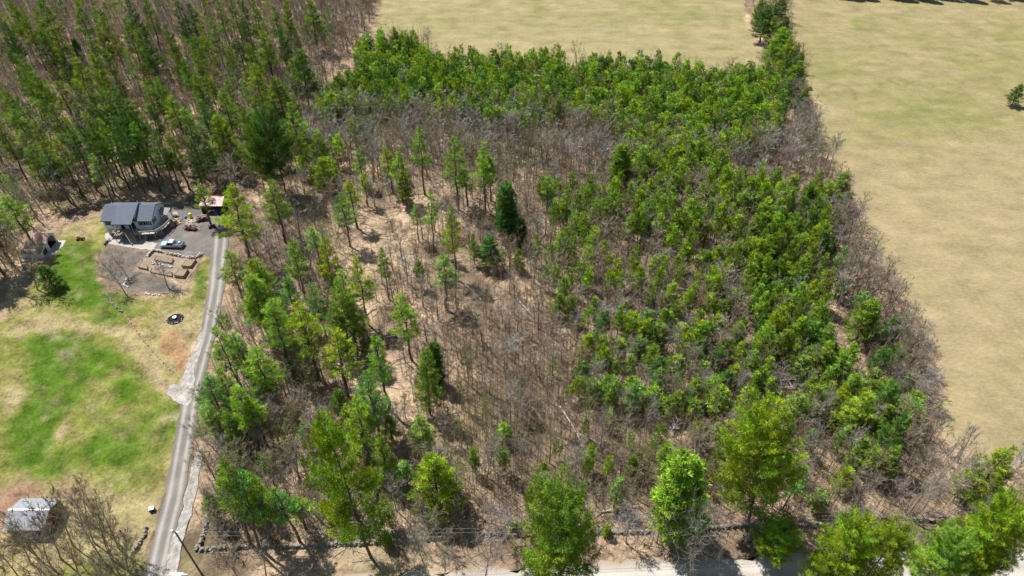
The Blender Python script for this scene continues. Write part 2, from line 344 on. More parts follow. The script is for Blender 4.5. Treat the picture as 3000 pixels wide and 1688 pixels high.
strip('driveway', DRV, [2.1, 2.0, 1.7, 1.75, 1.75, 1.8, 1.8], .115, drive_prof, M_gravel)
def road_prof(x, y, s_):
    t = np.exp(-((np.abs(s_) - .42) / .22) ** 2) * .7 + (fbm(x, y, 4, 95) - .5) * .6 + .3
    c = lerp((.36, .325, .29), (.52, .48, .44), t); return lerp(c, (.34, .27, .2), (np.abs(s_) - .85) * 6), np.full(x.shape, .06)
RD = [(-140, 44, 0), (-84, 45.5, 0)] + [(W(x, y)[0], W(x, y)[1] - 3.6, 0) for x, y in [(600, 1700), (1000, 1684), (1300, 1674), (1600, 1660), (1900, 1642), (2200, 1628), (2500, 1614), (2816, 1604), (3000, 1598)]] + [(140, 54, 0)]
strip('gravel_road', RD, [3.4, 3.5], .10, road_prof, M_gravel, 1.5, .5)
def stone_prof(x, y, s_):
    n = vnoise(x, y, .35, 97); return lerp((.24, .22, .20), (.46, .435, .42), n), np.full(x.shape, .22)
DITCH = [[W(*p) for p in [(584, 1315), (575, 1370), (562, 1430), (548, 1500), (530, 1560), (515, 1610), (500, 1690), (490, 1740)]],
         [W(*p) for p in [(592, 975), (578, 1030), (562, 1070), (552, 1110), (548, 1140)]]]
DW = [[.6, .9, 1.0, 1.0], [.3, .8, .9, 1.5]]
for pl, wd_ in zip(DITCH, DW): strip('ditch_bed', pl, wd_, .13, stone_prof, M_gravel, .5, .12)
sheet('crushed_stone_patch', wpoly([(1600, 900), (1660, 880), (1760, 925), (1830, 960), (1810, 1060), (1770, 1100), (1640, 1050), (1560, 990)], c5), .15, .25, flat((.36, .335, .315), .3, (.26, .235, .21), 11), M_gravel, .4, 0)
sheet('roadside_stone_patch', wpoly([(1580, 1420), (1660, 1395), (1770, 1425), (1760, 1445), (1620, 1470)], c6), .15, .25, flat((.68, .64, .62), .14, None, 13), M_gravel, .3, 0)
M_stone = simple('field_stone', (.25, .225, .20), .9, .35, 1.2, bump=.3)
M_stonew = simple('white_stone', (.52, .50, .48), .9, .2, 2.0)
mb = MB()
for pl, wd_ in zip(DITCH, DW):
    for i in range(len(pl) - 1):
        a_, b_ = np.array(pl[i][:2]), np.array(pl[i + 1][:2]); L = np.linalg.norm(b_ - a_); nn = np.array([(b_ - a_)[1], -(b_ - a_)[0]]) / L
        for k in range(int(L * 4)):
            q = a_ + (b_ - a_) * rnd.random() + nn * rnd.uniform(-1, 1) * wd_[min(i, 3)]; mb.rock((q[0], q[1], .15), rnd.uniform(.05, .12))
tag(mb.build('ditch_stones', M_stonew), 'loose white stones filling the ditch along the driveway', 'stones', kind='stuff')
# ------------------------------------------------------------------ tree parts as arrays: (V, F, C)
def prisms(A, B, ra, rb, col, n=3):
    """tapered n-sided sticks from A to B (m,3)"""
    A = np.asarray(A, float); B = np.asarray(B, float); m = len(A); D = B - A; D /= (np.linalg.norm(D, axis=1)[:, None] + 1e-9)
    ref = np.where(np.abs(D[:, 2:3]) > .9, [[1., 0, 0]], [[0, 0, 1.]]); U = np.cross(D, ref); U /= np.linalg.norm(U, axis=1)[:, None]; Vv = np.cross(D, U)
    t = np.arange(n) * 2 * np.pi / n; ct, st = np.cos(t), np.sin(t)
    off = U[:, None] * ct[None, :, None] + Vv[:, None] * st[None, :, None]
    ra = np.broadcast_to(ra, (m,))[:, None, None]; rb = np.broadcast_to(rb, (m,))[:, None, None]
    V = np.concatenate([A[:, None] + off * ra, B[:, None] + off * rb], 1).reshape(-1, 3)
    b = np.arange(m)[:, None] * 2 * n; k = np.arange(n); q = (k + 1) % n
    F = np.stack([b + k, b + q, b + q + n, b + k + n], 2).reshape(-1, 4)
    C = np.repeat(np.broadcast_to(col, (m, 3)), 2 * n, 0)
    return V, F, C
def merge(L):
    V = []; F = []; C = []; b = 0
    for v, f, c in L: V.append(v); F.append(f + b); C.append(c); b += len(v)
    return np.concatenate(V), np.concatenate(F), np.concatenate(C)
def blades(P, D, L, Wd, C, g):
    """needle tufts: one slim diamond per row"""
    D = D / (np.linalg.norm(D, axis=1)[:, None] + 1e-9); r = g.normal(size=D.shape); Sx = np.cross(D, r); Sx /= np.linalg.norm(Sx, axis=1)[:, None] + 1e-9
    L = L[:, None]; Wd = Wd[:, None]
    V = np.stack([P, P + D * L * .45 + Sx * Wd, P + D * L, P + D * L * .45 - Sx * Wd], 1).reshape(-1, 3)
    F = (np.arange(len(P))[:, None] * 4 + np.arange(4)); return V, F, np.repeat(C, 4, 0)
GREEN = np.array((.205, .355, .046)); BARK = np.array((.13, .105, .09)); TWIG = np.array((.335, .285, .235))
def pine(seed, H, Rr, cb, whorls, per, tps, bl, blen, bw, prof=.8, gap=.12, up=.18, flat_=.35, lean=0.0, stubs=12, two=False):
    """returns (crown arrays, trunk arrays)"""
    g = np.random.default_rng(seed); P = []; D = []; Ls = []; Ws = []; Cs = []; A = []; B = []; ra = []; rb = []
    rt = H * .0115 + .03
    kink = g.normal(size=(8, 2)) * H * .006; kz = np.linspace(0, 1, 8); kink[0] = 0
    axis = lambda z: np.array([np.interp(z / H, kz, kink[:, 0]), np.interp(z / H, kz, kink[:, 1]), z])
    for i in range(7): A.append(axis(H * kz[i])); B.append(axis(H * kz[i + 1])); ra.append(rt * (1 - kz[i]) + .02); rb.append(rt * (1 - kz[i + 1]) + .02)
    nT = len(A)
    for w in range(whorls):
        t = (w + g.uniform(-.3, .3)) / whorls; t = min(max(t, 0), .97); z = H * (cb + (1 - cb) * t)
        Lm = Rr * ((1 - t) ** prof * (.62 + .38 * min(1, t / .22))) + .12 * Rr * (1 - t) + .05 * Rr; a0 = g.uniform(0, 6.28)
        for k in range(per):
            if g.random() < gap * (1.6 - t): continue
            az = a0 + k * 6.283 / per + g.uniform(-.35, .35); L = Lm * g.uniform(.62, 1.18)
            d = np.array([math.cos(az), math.sin(az), 0]); sd_ = np.array([-d[1], d[0], 0]); o = axis(z); el = up + .9 * t * t + g.uniform(-.12, .12)
            tip = o + d * L + np.array([0, 0, L * el]); mid = o + d * L * .5 + np.array([0, 0, L * el * .35])
            A += [o, mid]; B += [mid, tip]; ra += [rt * .28 * (1 - t) + .02, rt * .16 * (1 - t) + .015]; rb += [rt * .16 * (1 - t) + .015, .01]
            nt_ = max(3, int(tps * L / Rr * 1.3)); u = g.uniform(.2, 1, nt_) ** .75; lat = g.uniform(-1, 1, nt_) * flat_ * L * np.sin(np.pi * np.clip(u * .75 + .12, 0, 1))
            base = np.where(u[:, None] < .5, o + (mid - o) * (u[:, None] * 2), mid + (tip - mid) * (u[:, None] * 2 - 1))
            c = base + sd_ * lat[:, None] + np.array([0, 0, 1]) * (g.normal(size=(nt_, 1)) * .07 * L * .5 + .06)
            nb = nt_ * bl; cc = np.repeat(c, bl, 0) + g.normal(size=(nb, 3)) * blen * .28; ld_ = np.repeat(np.sign(lat), bl)[:, None] * sd_ * .5
            P.append(cc); D.append(d * .75 + ld_ + g.normal(size=(nb, 3)) * .62 + np.array([0, 0, .42]))
            Ls.append(blen * g.uniform(.6, 1.3, nb)); Ws.append(bw * g.uniform(.6, 1.3, nb))
            tone = g.uniform(.45, 1.45); yel = g.uniform(.85, 1.25)
            tn = np.repeat(g.uniform(.75, 1.25, nt_), bl) * tone
            Cs.append((GREEN * np.array([yel, 1, .9]))[None] * tn[:, None])
    for k in range(stubs):                        # dead limbs on the bare lower trunk
        z = H * g.uniform(.12, cb + .05); az = g.uniform(0, 6.28); L = g.uniform(.6, 1.9) * Rr / 4; o = axis(z)
        A.append(o); B.append(o + np.array([math.cos(az) * L, math.sin(az) * L, L * g.uniform(-.25, .3)])); ra.append(.035); rb.append(.008)
    A, B, ra, rb = map(np.array, (A, B, ra, rb))
    T = merge([prisms(A[:nT], B[:nT], ra[:nT], rb[:nT], BARK, 6), prisms(A[nT:], B[nT:], ra[nT:], rb[nT:], BARK * .9, 3)])
    K = blades(np.concatenate(P), np.concatenate(D), np.concatenate(Ls), np.concatenate(Ws), np.concatenate(Cs), g)
    return K, T
def bare(seed, H, spread, limbs, sub, tw, twr=.014, base=.3, tcol=TWIG, bcol=None, bud=None, dense=1.0):
    """leafless tree: (twigs arrays, trunk + limbs arrays)"""
    g = np.random.default_rng(seed); bcol = tcol * .85 if bcol is None else bcol
    A = []; B = []; ra = []; rb = []; n = 6; p = np.zeros(3); d = np.array([g.normal() * .04, g.normal() * .04, 1.]); rt = .012 * H + .02; path = [p]
    for i in range(n):
        q = p + d * H * .88 / n; A.append(p); B.append(q); ra.append(rt * (1 - i / n) + .02); rb.append(rt * (1 - (i + 1) / n) + .02)
        p = q; path.append(p); d = d + np.array([g.normal() * .07, g.normal() * .07, 0]); d /= np.linalg.norm(d)
    path = np.array(path); nT = n
    TA = []; TB = []; tra = []
    for i in range(limbs):
        t = base + (1 - base) * (i + g.random()) / limbs; t = min(t, .98); f = t * n; k = min(int(f), n - 1); o = path[k] + (path[k + 1] - path[k]) * (f - k)
        az = i * 2.4 + g.uniform(-.5, .5); L = spread * H * g.uniform(.6, 1.15) * (1.15 - .75 * max(0, (t - base) / (1 - base))); e = g.uniform(.55, 1.1)
        dd = np.array([math.cos(az) * math.cos(e), math.sin(az) * math.cos(e), math.sin(e)]); s0 = o; seg = []
        for j in range(3):
            s1 = s0 + dd * L / 3; r0 = rt * .38 * (1 - t * .6) * (1 - j / 3.3) + .012; A.append(s0); B.append(s1); ra.append(r0); rb.append(r0 * .68); seg.append((s0, s1)); s0 = s1
            dd = dd + g.normal(size=3) * .16 + np.array([0, 0, .10]); dd /= np.linalg.norm(dd)
        for j in range(sub):
            s_ = seg[min(2, int(g.uniform(.4, 3)))]; o2 = s_[0] + (s_[1] - s_[0]) * g.random(); d2 = (s_[1] - s_[0]) / np.linalg.norm(s_[1] - s_[0]) + g.normal(size=3) * .55 + np.array([0, 0, .25]); d2 /= np.linalg.norm(d2)
            L2 = L * g.uniform(.25, .5); e2 = o2 + d2 * L2; TA.append(o2); TB.append(e2); tra.append(.024)
            for q in range(tw):
                u = g.uniform(.15, 1); o3 = o2 + d2 * L2 * u; d3 = d2 + g.normal(size=3) * .6 + np.array([0, 0, .2]); d3 /= np.linalg.norm(d3); TA.append(o3); TB.append(o3 + d3 * L2 * g.uniform(.35, .75)); tra.append(twr)
    A, B, ra, rb, TA, TB, tra = map(np.array, (A, B, ra, rb, TA, TB, tra))
    T = merge([prisms(A[:nT], B[:nT], ra[:nT], rb[:nT], bcol, 6), prisms(A[nT:], B[nT:], ra[nT:], rb[nT:], bcol * 1.05, 3)])
    cc = tcol[None] * g.uniform(.75, 1.25, (len(TA), 1))
    K = [prisms(TA, TB, tra, tra * .45, cc, 3)]
    if bud is not None:
        m = len(TB) * 2; ii = g.integers(0, len(TB), m); u = g.uniform(.3, 1, (m, 1)); pp = TA[ii] + (TB[ii] - TA[ii]) * u
        K.append(blades(pp, g.normal(size=(m, 3)), np.full(m, .16), np.full(m, .05), np.asarray(bud)[None] * g.uniform(.7, 1.3, (m, 1)), g))
    return merge(K), T
def proto_mesh(nm, arr, mat):
    o = mesh_np(nm, arr[0], arr[1], mat, arr[2]); me = o.data; bpy.data.objects.remove(o); return me
LIB = {}
def lib(key, gen, names, mats):
    LIB.setdefault(key, []).append((proto_mesh(names[0], gen[0], mats[0]), proto_mesh(names[1], gen[1], mats[1]), gen))
for s_ in range(7): lib('pine', pine(100 + s_, 24, 4.2, .40, 17, 5, 15, 12, .56, .042, flat_=.17, gap=.22, up=.22, prof=1.0), ('crown', 'trunk'), (M_fol, M_bark))
for s_ in range(3): lib('thin', pine(200 + s_, 22, 2.7, .48, 16, 4, 12, 11, .52, .045, gap=.28, prof=.95), ('crown', 'trunk'), (M_fol, M_bark))
for s_ in range(4): lib('full', pine(300 + s_, 18, 4.0, .16, 18, 6, 16, 12, .54, .045, prof=.95, stubs=2, flat_=.2, up=.25, gap=.18), ('crown', 'trunk'), (M_fol, M_bark))
for s_ in range(4): lib('broad', pine(400 + s_, 22, 7.2, .24, [19, 20, 20, 18][s_], [6, 7, 7, 6][s_], 34, 15, .56, .045, prof=[.8, .42, .40, .6][s_], gap=[.27, .15, .14, .25][s_], up=[.3, .4, .45, .34][s_], flat_=[.2, .3, .3, .2][s_], stubs=8), ('crown', 'trunk'), (M_fol, M_bark))
for s_ in range(3): lib('column', pine(500 + s_, 17, 3.0, .10, 26, 7, 16, 12, .45, .05, prof=.42, gap=.03, stubs=1), ('crown', 'trunk'), (M_fol, M_bark))
for s_ in range(7): lib('young', pine(600 + s_, 8, 1.75, .22, 12, 5, 9, 10, .40, .045, prof=[.55, .7, .85][s_ % 3], gap=[.12, .25][s_ % 2], up=.45, stubs=2), ('crown', 'trunk'), (M_fol, M_bark))
YLOW = [pine(650 + s_, 8, 1.75, .28, 9, 5, 5, 7, .50, .085, prof=[.55, .8][s_ % 2], gap=.14, up=.45, stubs=0)[0] for s_ in range(5)]
PLOW = [pine(660 + s_, 20, 3.0, .45, 12, 4, 6, 7, .65, .09, prof=.9, gap=.2, up=.25, stubs=0) for s_ in range(4)]
GREY, PINK, OLIVE = np.array((.42, .385, .345)), np.array((.31, .245, .21)), np.array((.31, .29, .18))
for s_ in range(6): lib('bare', bare(700 + s_, 12, .36, 15, 6, 8, tcol=TWIG, twr=.027), ('twigs', 'trunk'), (M_bark, M_bark))
for s_ in range(3): lib('grey', bare(720 + s_, 12, .42, 17, 7, 8, tcol=GREY, twr=.03), ('twigs', 'trunk'), (M_bark, M_bark))
for s_ in range(3): lib('bud', bare(740 + s_, 11, .36, 14, 6, 8, tcol=OLIVE, bud=(.24, .26, .08)), ('twigs', 'trunk'), (M_bark, M_bark))
for s_ in range(3): lib('white', bare(760 + s_, 12, .30, 9, 4, 4, tcol=np.array((.62, .58, .54)), bcol=np.array((.72, .69, .65)), twr=.022), ('twigs', 'trunk'), (M_bark, M_bark))
for s_ in range(3): lib('gnarl', bare(780 + s_, 14, .48, 17, 7, 7, tcol=np.array((.36, .32, .28)), bcol=np.array((.34, .30, .26)), twr=.022, base=.25), ('twigs', 'trunk'), (M_bark, M_bark))
BLOW = [merge(bare(800 + s_, 11, .36, 11, 6, 4, tcol=[TWIG, PINK, GREY, OLIVE][s_ % 4], twr=.034, base=.22)) for s_ in range(8)]
NOM = dict(pine=(24, 4.2), thin=(22, 2.7), full=(18, 4.0), broad=(22, 7.2), column=(17, 3.0), young=(8, 1.75), bare=(12, 4.5), grey=(12, 5), bud=(11, 4.2), white=(12, 4), gnarl=(14, 6.5))
TINT = dict(g=(1, 1, 1), y=(1.28, 1.12, .6), d=(.45, .58, .9), b=(.80, .98, 1.7), p=(1.2, 1.12, 2.2), o=(.95, .85, .8), l=(1.3, 1.25, 1.1))
def plant(name, cat, key, x, y, H, Rr, tint=(1, 1, 1), label=None, group=None, lean=(0, 0), sub=None):
    n0, r0 = NOM[key]; L = LIB[key]; i = rnd.randrange(len(L)) if sub is None else sub; cm, tm, _ = L[i]
    e = bpy.data.objects.new(name, None); e.empty_display_size = .3; e.location = (x, y, 0); e.scale = (Rr / r0, Rr / r0, H / n0)
    e.rotation_euler = (lean[1], lean[0], rnd.uniform(0, 6.28)); e.rotation_mode = 'XYZ'
    if lean != (0, 0):
        v = Vector((lean[0], lean[1], 1)).normalized(); e.rotation_mode = 'QUATERNION'
        e.rotation_quaternion = Vector((0, 0, 1)).rotation_difference(v) @ Matrix.Rotation(rnd.uniform(0, 6.28), 3, 'Z').to_quaternion()
    link(e); tag(e, label, cat, group)
    c = bpy.data.objects.new(cm.name.split('.')[0], cm); link(c, e); c.color = (*tint, 1)
    t = bpy.data.objects.new('trunk', tm); link(t, e); t.color = (1, 1, 1, 1) if key not in ('bare', 'grey', 'bud', 'white', 'gnarl') else (*tint, 1)
    return e
def vary(t, a=.14):
    k = rnd.uniform(1 - a, 1 + a); return (t[0] * k * rnd.uniform(.9, 1.1), t[1] * k, t[2] * k * rnd.uniform(.85, 1.15))
# ------------------------------------------------------------------ where trees may stand (outlines as seen on the ground)
WOOD_L = [(-500, -130), (1120, -130), (1095, 30), (1070, 110), (1000, 200), (930, 330), (870, 470), (800, 560), (700, 600), (650, 590), (590, 575), (470, 575), (290, 585), (170, 640), (120, 650), (40, 720), (0, 860), (-500, 960)]
MAIN = [(1075, 160), (1090, 125), (1150, 110), (1260, 122), (1310, 190), (1700, 192), (1760, 205), (2200, 215), (2245, 140), (2235, 60), (2225, -130), (2315, -130), (2320, 60), (2360, 230), (2395, 450), (2480, 600), (2520, 740), (2590, 820), (2670, 960), (2700, 1080), (2705, 1180), (2725, 1290), (2850, 1365), (3300, 1420), (3300, 1560),
        (2816, 1578), (2200, 1602), (1900, 1615), (1500, 1635), (1000, 1655), (640, 1665), (590, 1600), (620, 1450), (630, 1250), (655, 1000), (690, 830), (720, 720), (760, 620), (870, 470), (1000, 200)]
CLEAR = [[(1010, 640), (1120, 600), (1250, 560), (1300, 620), (1250, 700), (1130, 800), (1100, 900), (1160, 1000), (1190, 1180), (1130, 1300), (1080, 1200), (1080, 1000), (1000, 860), (1040, 740)],
         [(1330, 720), (1420, 760), (1450, 860), (1360, 860)]]
def in_wood(X, Y): px, py = vPX(np.asarray(X), np.asarray(Y)); return inpoly(px, py, WOOD_L) | inpoly(px, py, MAIN)
def scatter(poly_px, sp, seed, H=0.0, jit=.85, f=W):
    """jittered grid inside an outline of the photo (tops at height H)"""
    P = [f(x, y, H)[:2] for x, y in poly_px]; g = np.random.default_rng(seed); xs = [p[0] for p in P]; ys = [p[1] for p in P]
    X, Y = np.meshgrid(np.arange(min(xs), max(xs) + sp, sp), np.arange(min(ys), max(ys) + sp, sp)); X[::2] += sp * .5
    X = X.ravel() + g.uniform(-.5, .5, X.size) * sp * jit; Y = Y.ravel() + g.uniform(-.5, .5, Y.size) * sp * jit
    k = inpoly(X, Y, P); return np.stack([X[k], Y[k]], 1)
D2P = 1.165
def DP(L): return [(x * D2P, y * D2P) for x, y in L]
def place_name(px, py):
    def cut(v, lims, words):
        for l, w in zip(lims, words): 
            if v < l: return w
        return words[-1]
    if inpoly(px, py, WOOD_L):
        if px < 330: return 'in the forest beyond the barn' if py > 300 else 'in the upper left corner of the forest'
        if py > 330: return 'in the forest behind the house, ' + cut(px, (520, 680), ('left', 'middle', 'right'))
        return ('in the forest beside the upper field' if px > 760 else 'in the %s upper forest' % cut(px, (480, 620), ('left', 'middle', 'right'))) + cut(py, (150,), (', far', ', near'))
    if py < 330 and px > 2190: return 'in the hedgerow between the two fields'
    if px < 800 and py > 650: return 'right of the driveway, %s stretch' % cut(py, (820, 950, 1100, 1250, 1420), ('top', 'upper', 'upper middle', 'lower middle', 'lower', 'bottom'))
    if py > 1480: return 'by the bottom stone wall, %s section' % cut(px, (950, 1300, 1700, 2100, 2500), ('leftmost', 'left', 'left middle', 'right middle', 'right', 'rightmost'))
    if px > 2330 + max(0, (py - 500)) * .33: return 'on the right field edge, %s stretch' % cut(py, (500, 750, 950, 1150), ('top', 'upper', 'middle', 'lower', 'bottom'))
    if py < 420: return 'in the upper young stand, ' + cut(px, (1150, 1400, 1650, 1900), ('left end', 'left', 'middle', 'right', 'right end'))
    if px < 1330: return 'in the leaf-covered woods, %s %s' % (cut(py, (560, 750, 950, 1150, 1320), ('top', 'upper', 'middle', 'lower middle', 'lower', 'bottom')), cut(px, (950, 1150), ('left', 'centre', 'right')))
    if px > 1900 and 600 < py < 1150: return 'in the right green belt, %s' % cut(py, (700, 780, 860, 940, 1030), ('top', 'upper', 'upper-middle', 'lower-middle', 'lower', 'bottom')) + cut(px, (2080, 2230), (' left', ' centre', ' right'))
    if py < 720: return 'in the mid thicket, ' + cut(px, (1600, 1900, 2150), ('left end', 'left middle', 'right middle', 'right end'))
    if py > 1050: return 'in the thin lower saplings, ' + cut(py, (1180, 1320), ('upper', 'middle', 'lower')) + ' ' + cut(px, (1550, 1800, 2100), ('left', 'left centre', 'right centre', 'right'))
    return 'in the central thin woods, ' + cut(py, (850, 950), ('upper', 'middle', 'lower')) + ' ' + cut(px, (1550, 1750), ('left', 'centre', 'right'))
TW = dict(g='green', y='yellow-green', d='dark green', b='blue-green', p='pale grey-green', o='olive green', l='light green')
USED = {}
def auto(name, px, py, words):
    l = ' '.join((words + ' ' + place_name(px, py)).split()[:16]).rstrip(','); USED[l] = USED.get(l, 0) + 1; return l
# ---- tall pines, each at its own spot: (zoom origin, scale) then (top x, top y, height, crown radius, tint, kind, label)
PINES = []
def add(ox, oy, s, rows):
    for r in rows: PINES.append((ox + r[0] / s, oy + r[1] / s) + tuple(r[2:]))
add(0, 0, 2.576, [(300, 0, 25, 4.5, 'g', 'pine'), (560, 20, 23, 3.4, 'g', 'thin'), (130, 60, 24, 3.2, 'y', 'pine'), (960, 10, 25, 3.4, 'd', 'pine'), (1080, 0, 25, 3.3, 'g', 'thin'), (1340, 0, 25, 3.6, 'd', 'pine'), (1430, 40, 22, 3, 'd', 'thin'), (1630, 5, 24, 2.9, 'g', 'thin'),
    (1820, 30, 24, 2.8, 'd', 'thin'), (1910, 0, 25, 3.4, 'g', 'pine'), (2150, 5, 22, 3.6, 'y', 'full'), (2330, 20, 20, 5.6, 'g', 'full', 'broad green pine standing alone at the top of the forest, nearest the upper field'), (390, 210, 24, 4.3, 'g', 'pine'), (10, 190, 24, 3.5, 'd', 'pine'), (800, 140, 25, 3.4, 'y', 'pine'),
    (940, 150, 23, 3, 'g', 'thin'), (1080, 240, 24, 4.2, 'd', 'pine'), (660, 270, 20, 2.7, 'g', 'thin'), (545, 310, 12, 1.9, 'd', 'column'), (680, 400, 17, 2.9, 'y', 'pine'), (790, 380, 18, 2.6, 'g', 'thin'), (1590, 150, 23, 3.1, 'g', 'pine'), (1820, 150, 24, 3, 'd', 'pine'), (1430, 280, 15, 2.4, 'o', 'thin'),
    (1540, 280, 20, 3.3, 'g', 'pine'), (1290, 300, 16, 2.3, 'o', 'thin'), (1330, 410, 15, 3.1, 'o', 'full'), (1985, 240, 24, 3.9, 'y', 'thin'), (1730, 380, 17, 2.5, 'y', 'pine'), (1860, 340, 22, 4.2, 'g', 'pine'), (560, 450, 20, 4.2, 'y', 'pine'), (190, 490, 24, 4.8, 'g', 'pine'), (285, 550, 24, 4, 'g', 'pine'),
    (2250, 390, 20, 5.6, 'b', 'full', 'broad blue-green pine at the right end of the upper forest'), (1480, 570, 17, 3.4, 'g', 'pine'), (1590, 590, 15, 2.6, 'y', 'pine'), (1085, 600, 20, 3.3, 'g', 'pine'), (1180, 590, 20, 3.1, 'g', 'pine'), (1700, 600, 19, 3.1, 'g', 'pine'), (1920, 500, 25, 4, 'y', 'thin'), (2080, 590, 20, 6.2, 'o', 'full', 'wide olive pine with layered branches in the forest above the tall double pine'),
    (30, 690, 22, 4.2, 'g', 'pine'), (740, 690, 27, 5.4, 'g', 'pine', 'leftmost of the big clustered pines whose long trunks rise behind the house'), (880, 720, 26, 4.4, 'd', 'pine'), (975, 760, 25, 3.8, 'g', 'pine'), (660, 790, 24, 4.4, 'd', 'pine'), (1300, 740, 18, 4.8, 'y', 'pine'), (1500, 760, 20, 4.2, 'b', 'pine'), (1660, 690, 22, 4.6, 'g', 'pine'), (400, 800, 22, 4.2, 'o', 'pine'),
    (1630, 880, 19, 5.4, 'y', 'full', 'bushy yellow-green pine left of the great dark pine behind the parking yard'), (2180, 790, 22, 4.8, 'g', 'pine'), (265, 920, 18, 3.1, 'y', 'pine'), (140, 1000, 18, 4, 'p', 'pine'), (1890, 880, 25, 5.8, 'g', 'broad', 'great dark pine, left half of the double crown behind the parking yard'), (2010, 890, 25, 5.6, 'd', 'broad', 'great dark pine, right half of the double crown behind the parking yard'),
    (2380, 990, 15, 3.8, 'g', 'pine'), (2420, 1190, 12, 4.0, 'y', 'full', 'bright yellow-green bushy pine right of the great dark pine'), (1250, 1130, 14, 2.7, 'o', 'thin'), (690, 1170, 16, 2.6, 'p', 'thin'), (80, 420, 23, 3.4, 'g', 'pine'), (1240, 200, 22, 2.6, 'o', 'thin'), (2460, 640, 12, 3, 'l', 'full'), (2560, 700, 12, 3, 'g', 'full'), (2440, 760, 9, 2.4, 'l', 'full'), (2560, 540, 11, 2.6, 'g', 'full'),
    (240, 80, 24, 3.6, 'g', 'pine'), (730, 210, 22, 3, 'y', 'thin'), (430, 620, 18, 3.4, 'o', 'thin'), (1020, 200, 22, 2.4, 'g', 'thin'), (2060, 60, 22, 3, 'g', 'thin'), (1750, 0, 24, 2.8, 'g', 'thin'), (60, 0, 24, 3.8, 'g', 'pine')])
add(0, 500, 3.22, [(30, 240, 17, 4.6, 'l', 'pine', 'light green pine at the left edge above the barn'), (1860, 150, 13, 3.0, 'o', 'thin', 'thin olive pine beside the pink shed roof'), (2150, 170, 24, 5.6, 'y', 'pine', 'tall yellow-green pine with spreading limbs right of the parking yard'), (2540, 120, 19, 4.2, 'g', 'pine'), (2130, 770, 15, 4.2, 'g', 'pine', 'green pine hanging over the upper end of the driveway'),
    (2400, 840, 15, 3.4, 'y', 'pine'), (2390, 1010, 19, 5.0, 'l', 'pine'), (2540, 1230, 17, 3.8, 'g', 'pine'), (400, 900, 7, 3.6, 'd', 'full', 'dark bushy conifer below the barn at the lawn edge')])
add(0, 850, 3.22, [(2060, 370, 20, 3.9, 'g', 'pine', 'tall green pine leaning over the middle of the driveway'), (1905, 830, 17, 4.0, 'b', 'pine', 'blue-green pine beside the white stone patch'), (2400, 560, 17, 4.8, 'l', 'pine'), (2200, 940, 17, 3.9, 'l', 'pine'), (1900, 1100, 13, 3.7, 'p', 'pine'), (2060, 760, 15, 3.4, 'g', 'pine'), (2240, 420, 15, 3.2, 'p', 'thin'), (2130, 1130, 13, 3.2, 'g', 'full')])
add(700, 560, 3.22, [(950, 20, 17, 3.4, 'b', 'pine'), (480, 470, 18, 3.5, 'g', 'pine'), (700, 350, 14, 2.6, 'p', 'thin'), (780, 450, 19, 3.5, 'y', 'pine'), (1780, 0, 20, 2.1, 'l', 'thin'), (2000, 160, 22, 3.3, 'y', 'pine', 'slender bright yellow-green pine in the open leaf-covered woods left of the dark conifer'), (1340, 540, 16, 2.1, 'o', 'thin'), (1110, 650, 20, 3.8, 'y', 'pine'), (960, 750, 17, 2.8, 'l', 'thin'),
    (1690, 660, 9, 1.8, 'p', 'young'), (1920, 640, 16, 3.8, 'p', 'thin'), (110, 640, 14, 3.4, 'y', 'pine'), (100, 830, 20, 4.8, 'g', 'pine'), (430, 820, 15, 3.1, 'b', 'thin'), (700, 890, 17, 3.4, 'b', 'pine'), (910, 860, 18, 3, 'g', 'pine'), (990, 950, 20, 5.0, 'g', 'full'), (270, 1060, 21, 4.6, 'g', 'pine'), (560, 1080, 22, 5.4, 'y', 'pine', 'yellow-green pine with a long bare trunk in the driveway woods'),
    (1540, 970, 20, 3.9, 'l', 'pine', 'light green pine on a long leaning trunk in the open leaf-covered woods'), (2210, 400, 10, 1.8, 'g', 'full'), (1660, 130, 12, 2, 'p', 'thin'), (1000, 990, 16, 3.3, 'd', 'pine'), (860, 1060, 17, 3.2, 'g', 'pine')])
add(1400, 450, 3.22, [(280, 310, 17, 3.2, 'd', 'column', 'very dark columnar conifer standing in the centre of the woods'), (120, 780, 10, 4.4, 'd', 'full', 'dark bushy round conifer below the dark columnar one'), (380, 900, 7, 2.1, 'g', 'full'), (60, 60, 17, 3, 'g', 'thin'), (410, 640, 9, 1.9, 'd', 'column'), (1360, -60, 14, 3.3, 'g', 'column', 'dense deep green cone-shaped conifer below the young stand'), (1560, -70, 13, 3.8, 'l', 'pine')])
add(1000, 0, 2.576, [(580, 965, 22, 3.0, 'g', 'thin', 'tall thin pine with its crown high over the bare grey belt'), (850, 1045, 23, 4.4, 'g', 'pine', 'tall green pine with a ragged crown below the bare grey belt'), (1070, 1080, 19, 3.5, 'l', 'pine'), (345, 1120, 15, 2.6, 'y', 'thin'), (420, 1160, 16, 3.1, 'l', 'thin'), (940, 1290, 12, 3, 'g', 'thin'), (1120, 1200, 14, 2.6, 'l', 'thin'), (120, 1130, 13, 2.4, 'p', 'thin'), (460, 1290, 12, 3.2, 'g', 'full'),
    (1640, 445, 11, 2.9, 'g', 'full'), (390, 210, 12, 2.4, 'g', 'full'), (160, 1310, 11, 2.2, 'g', 'thin'), (60, 1380, 15, 3, 'y', 'thin')])
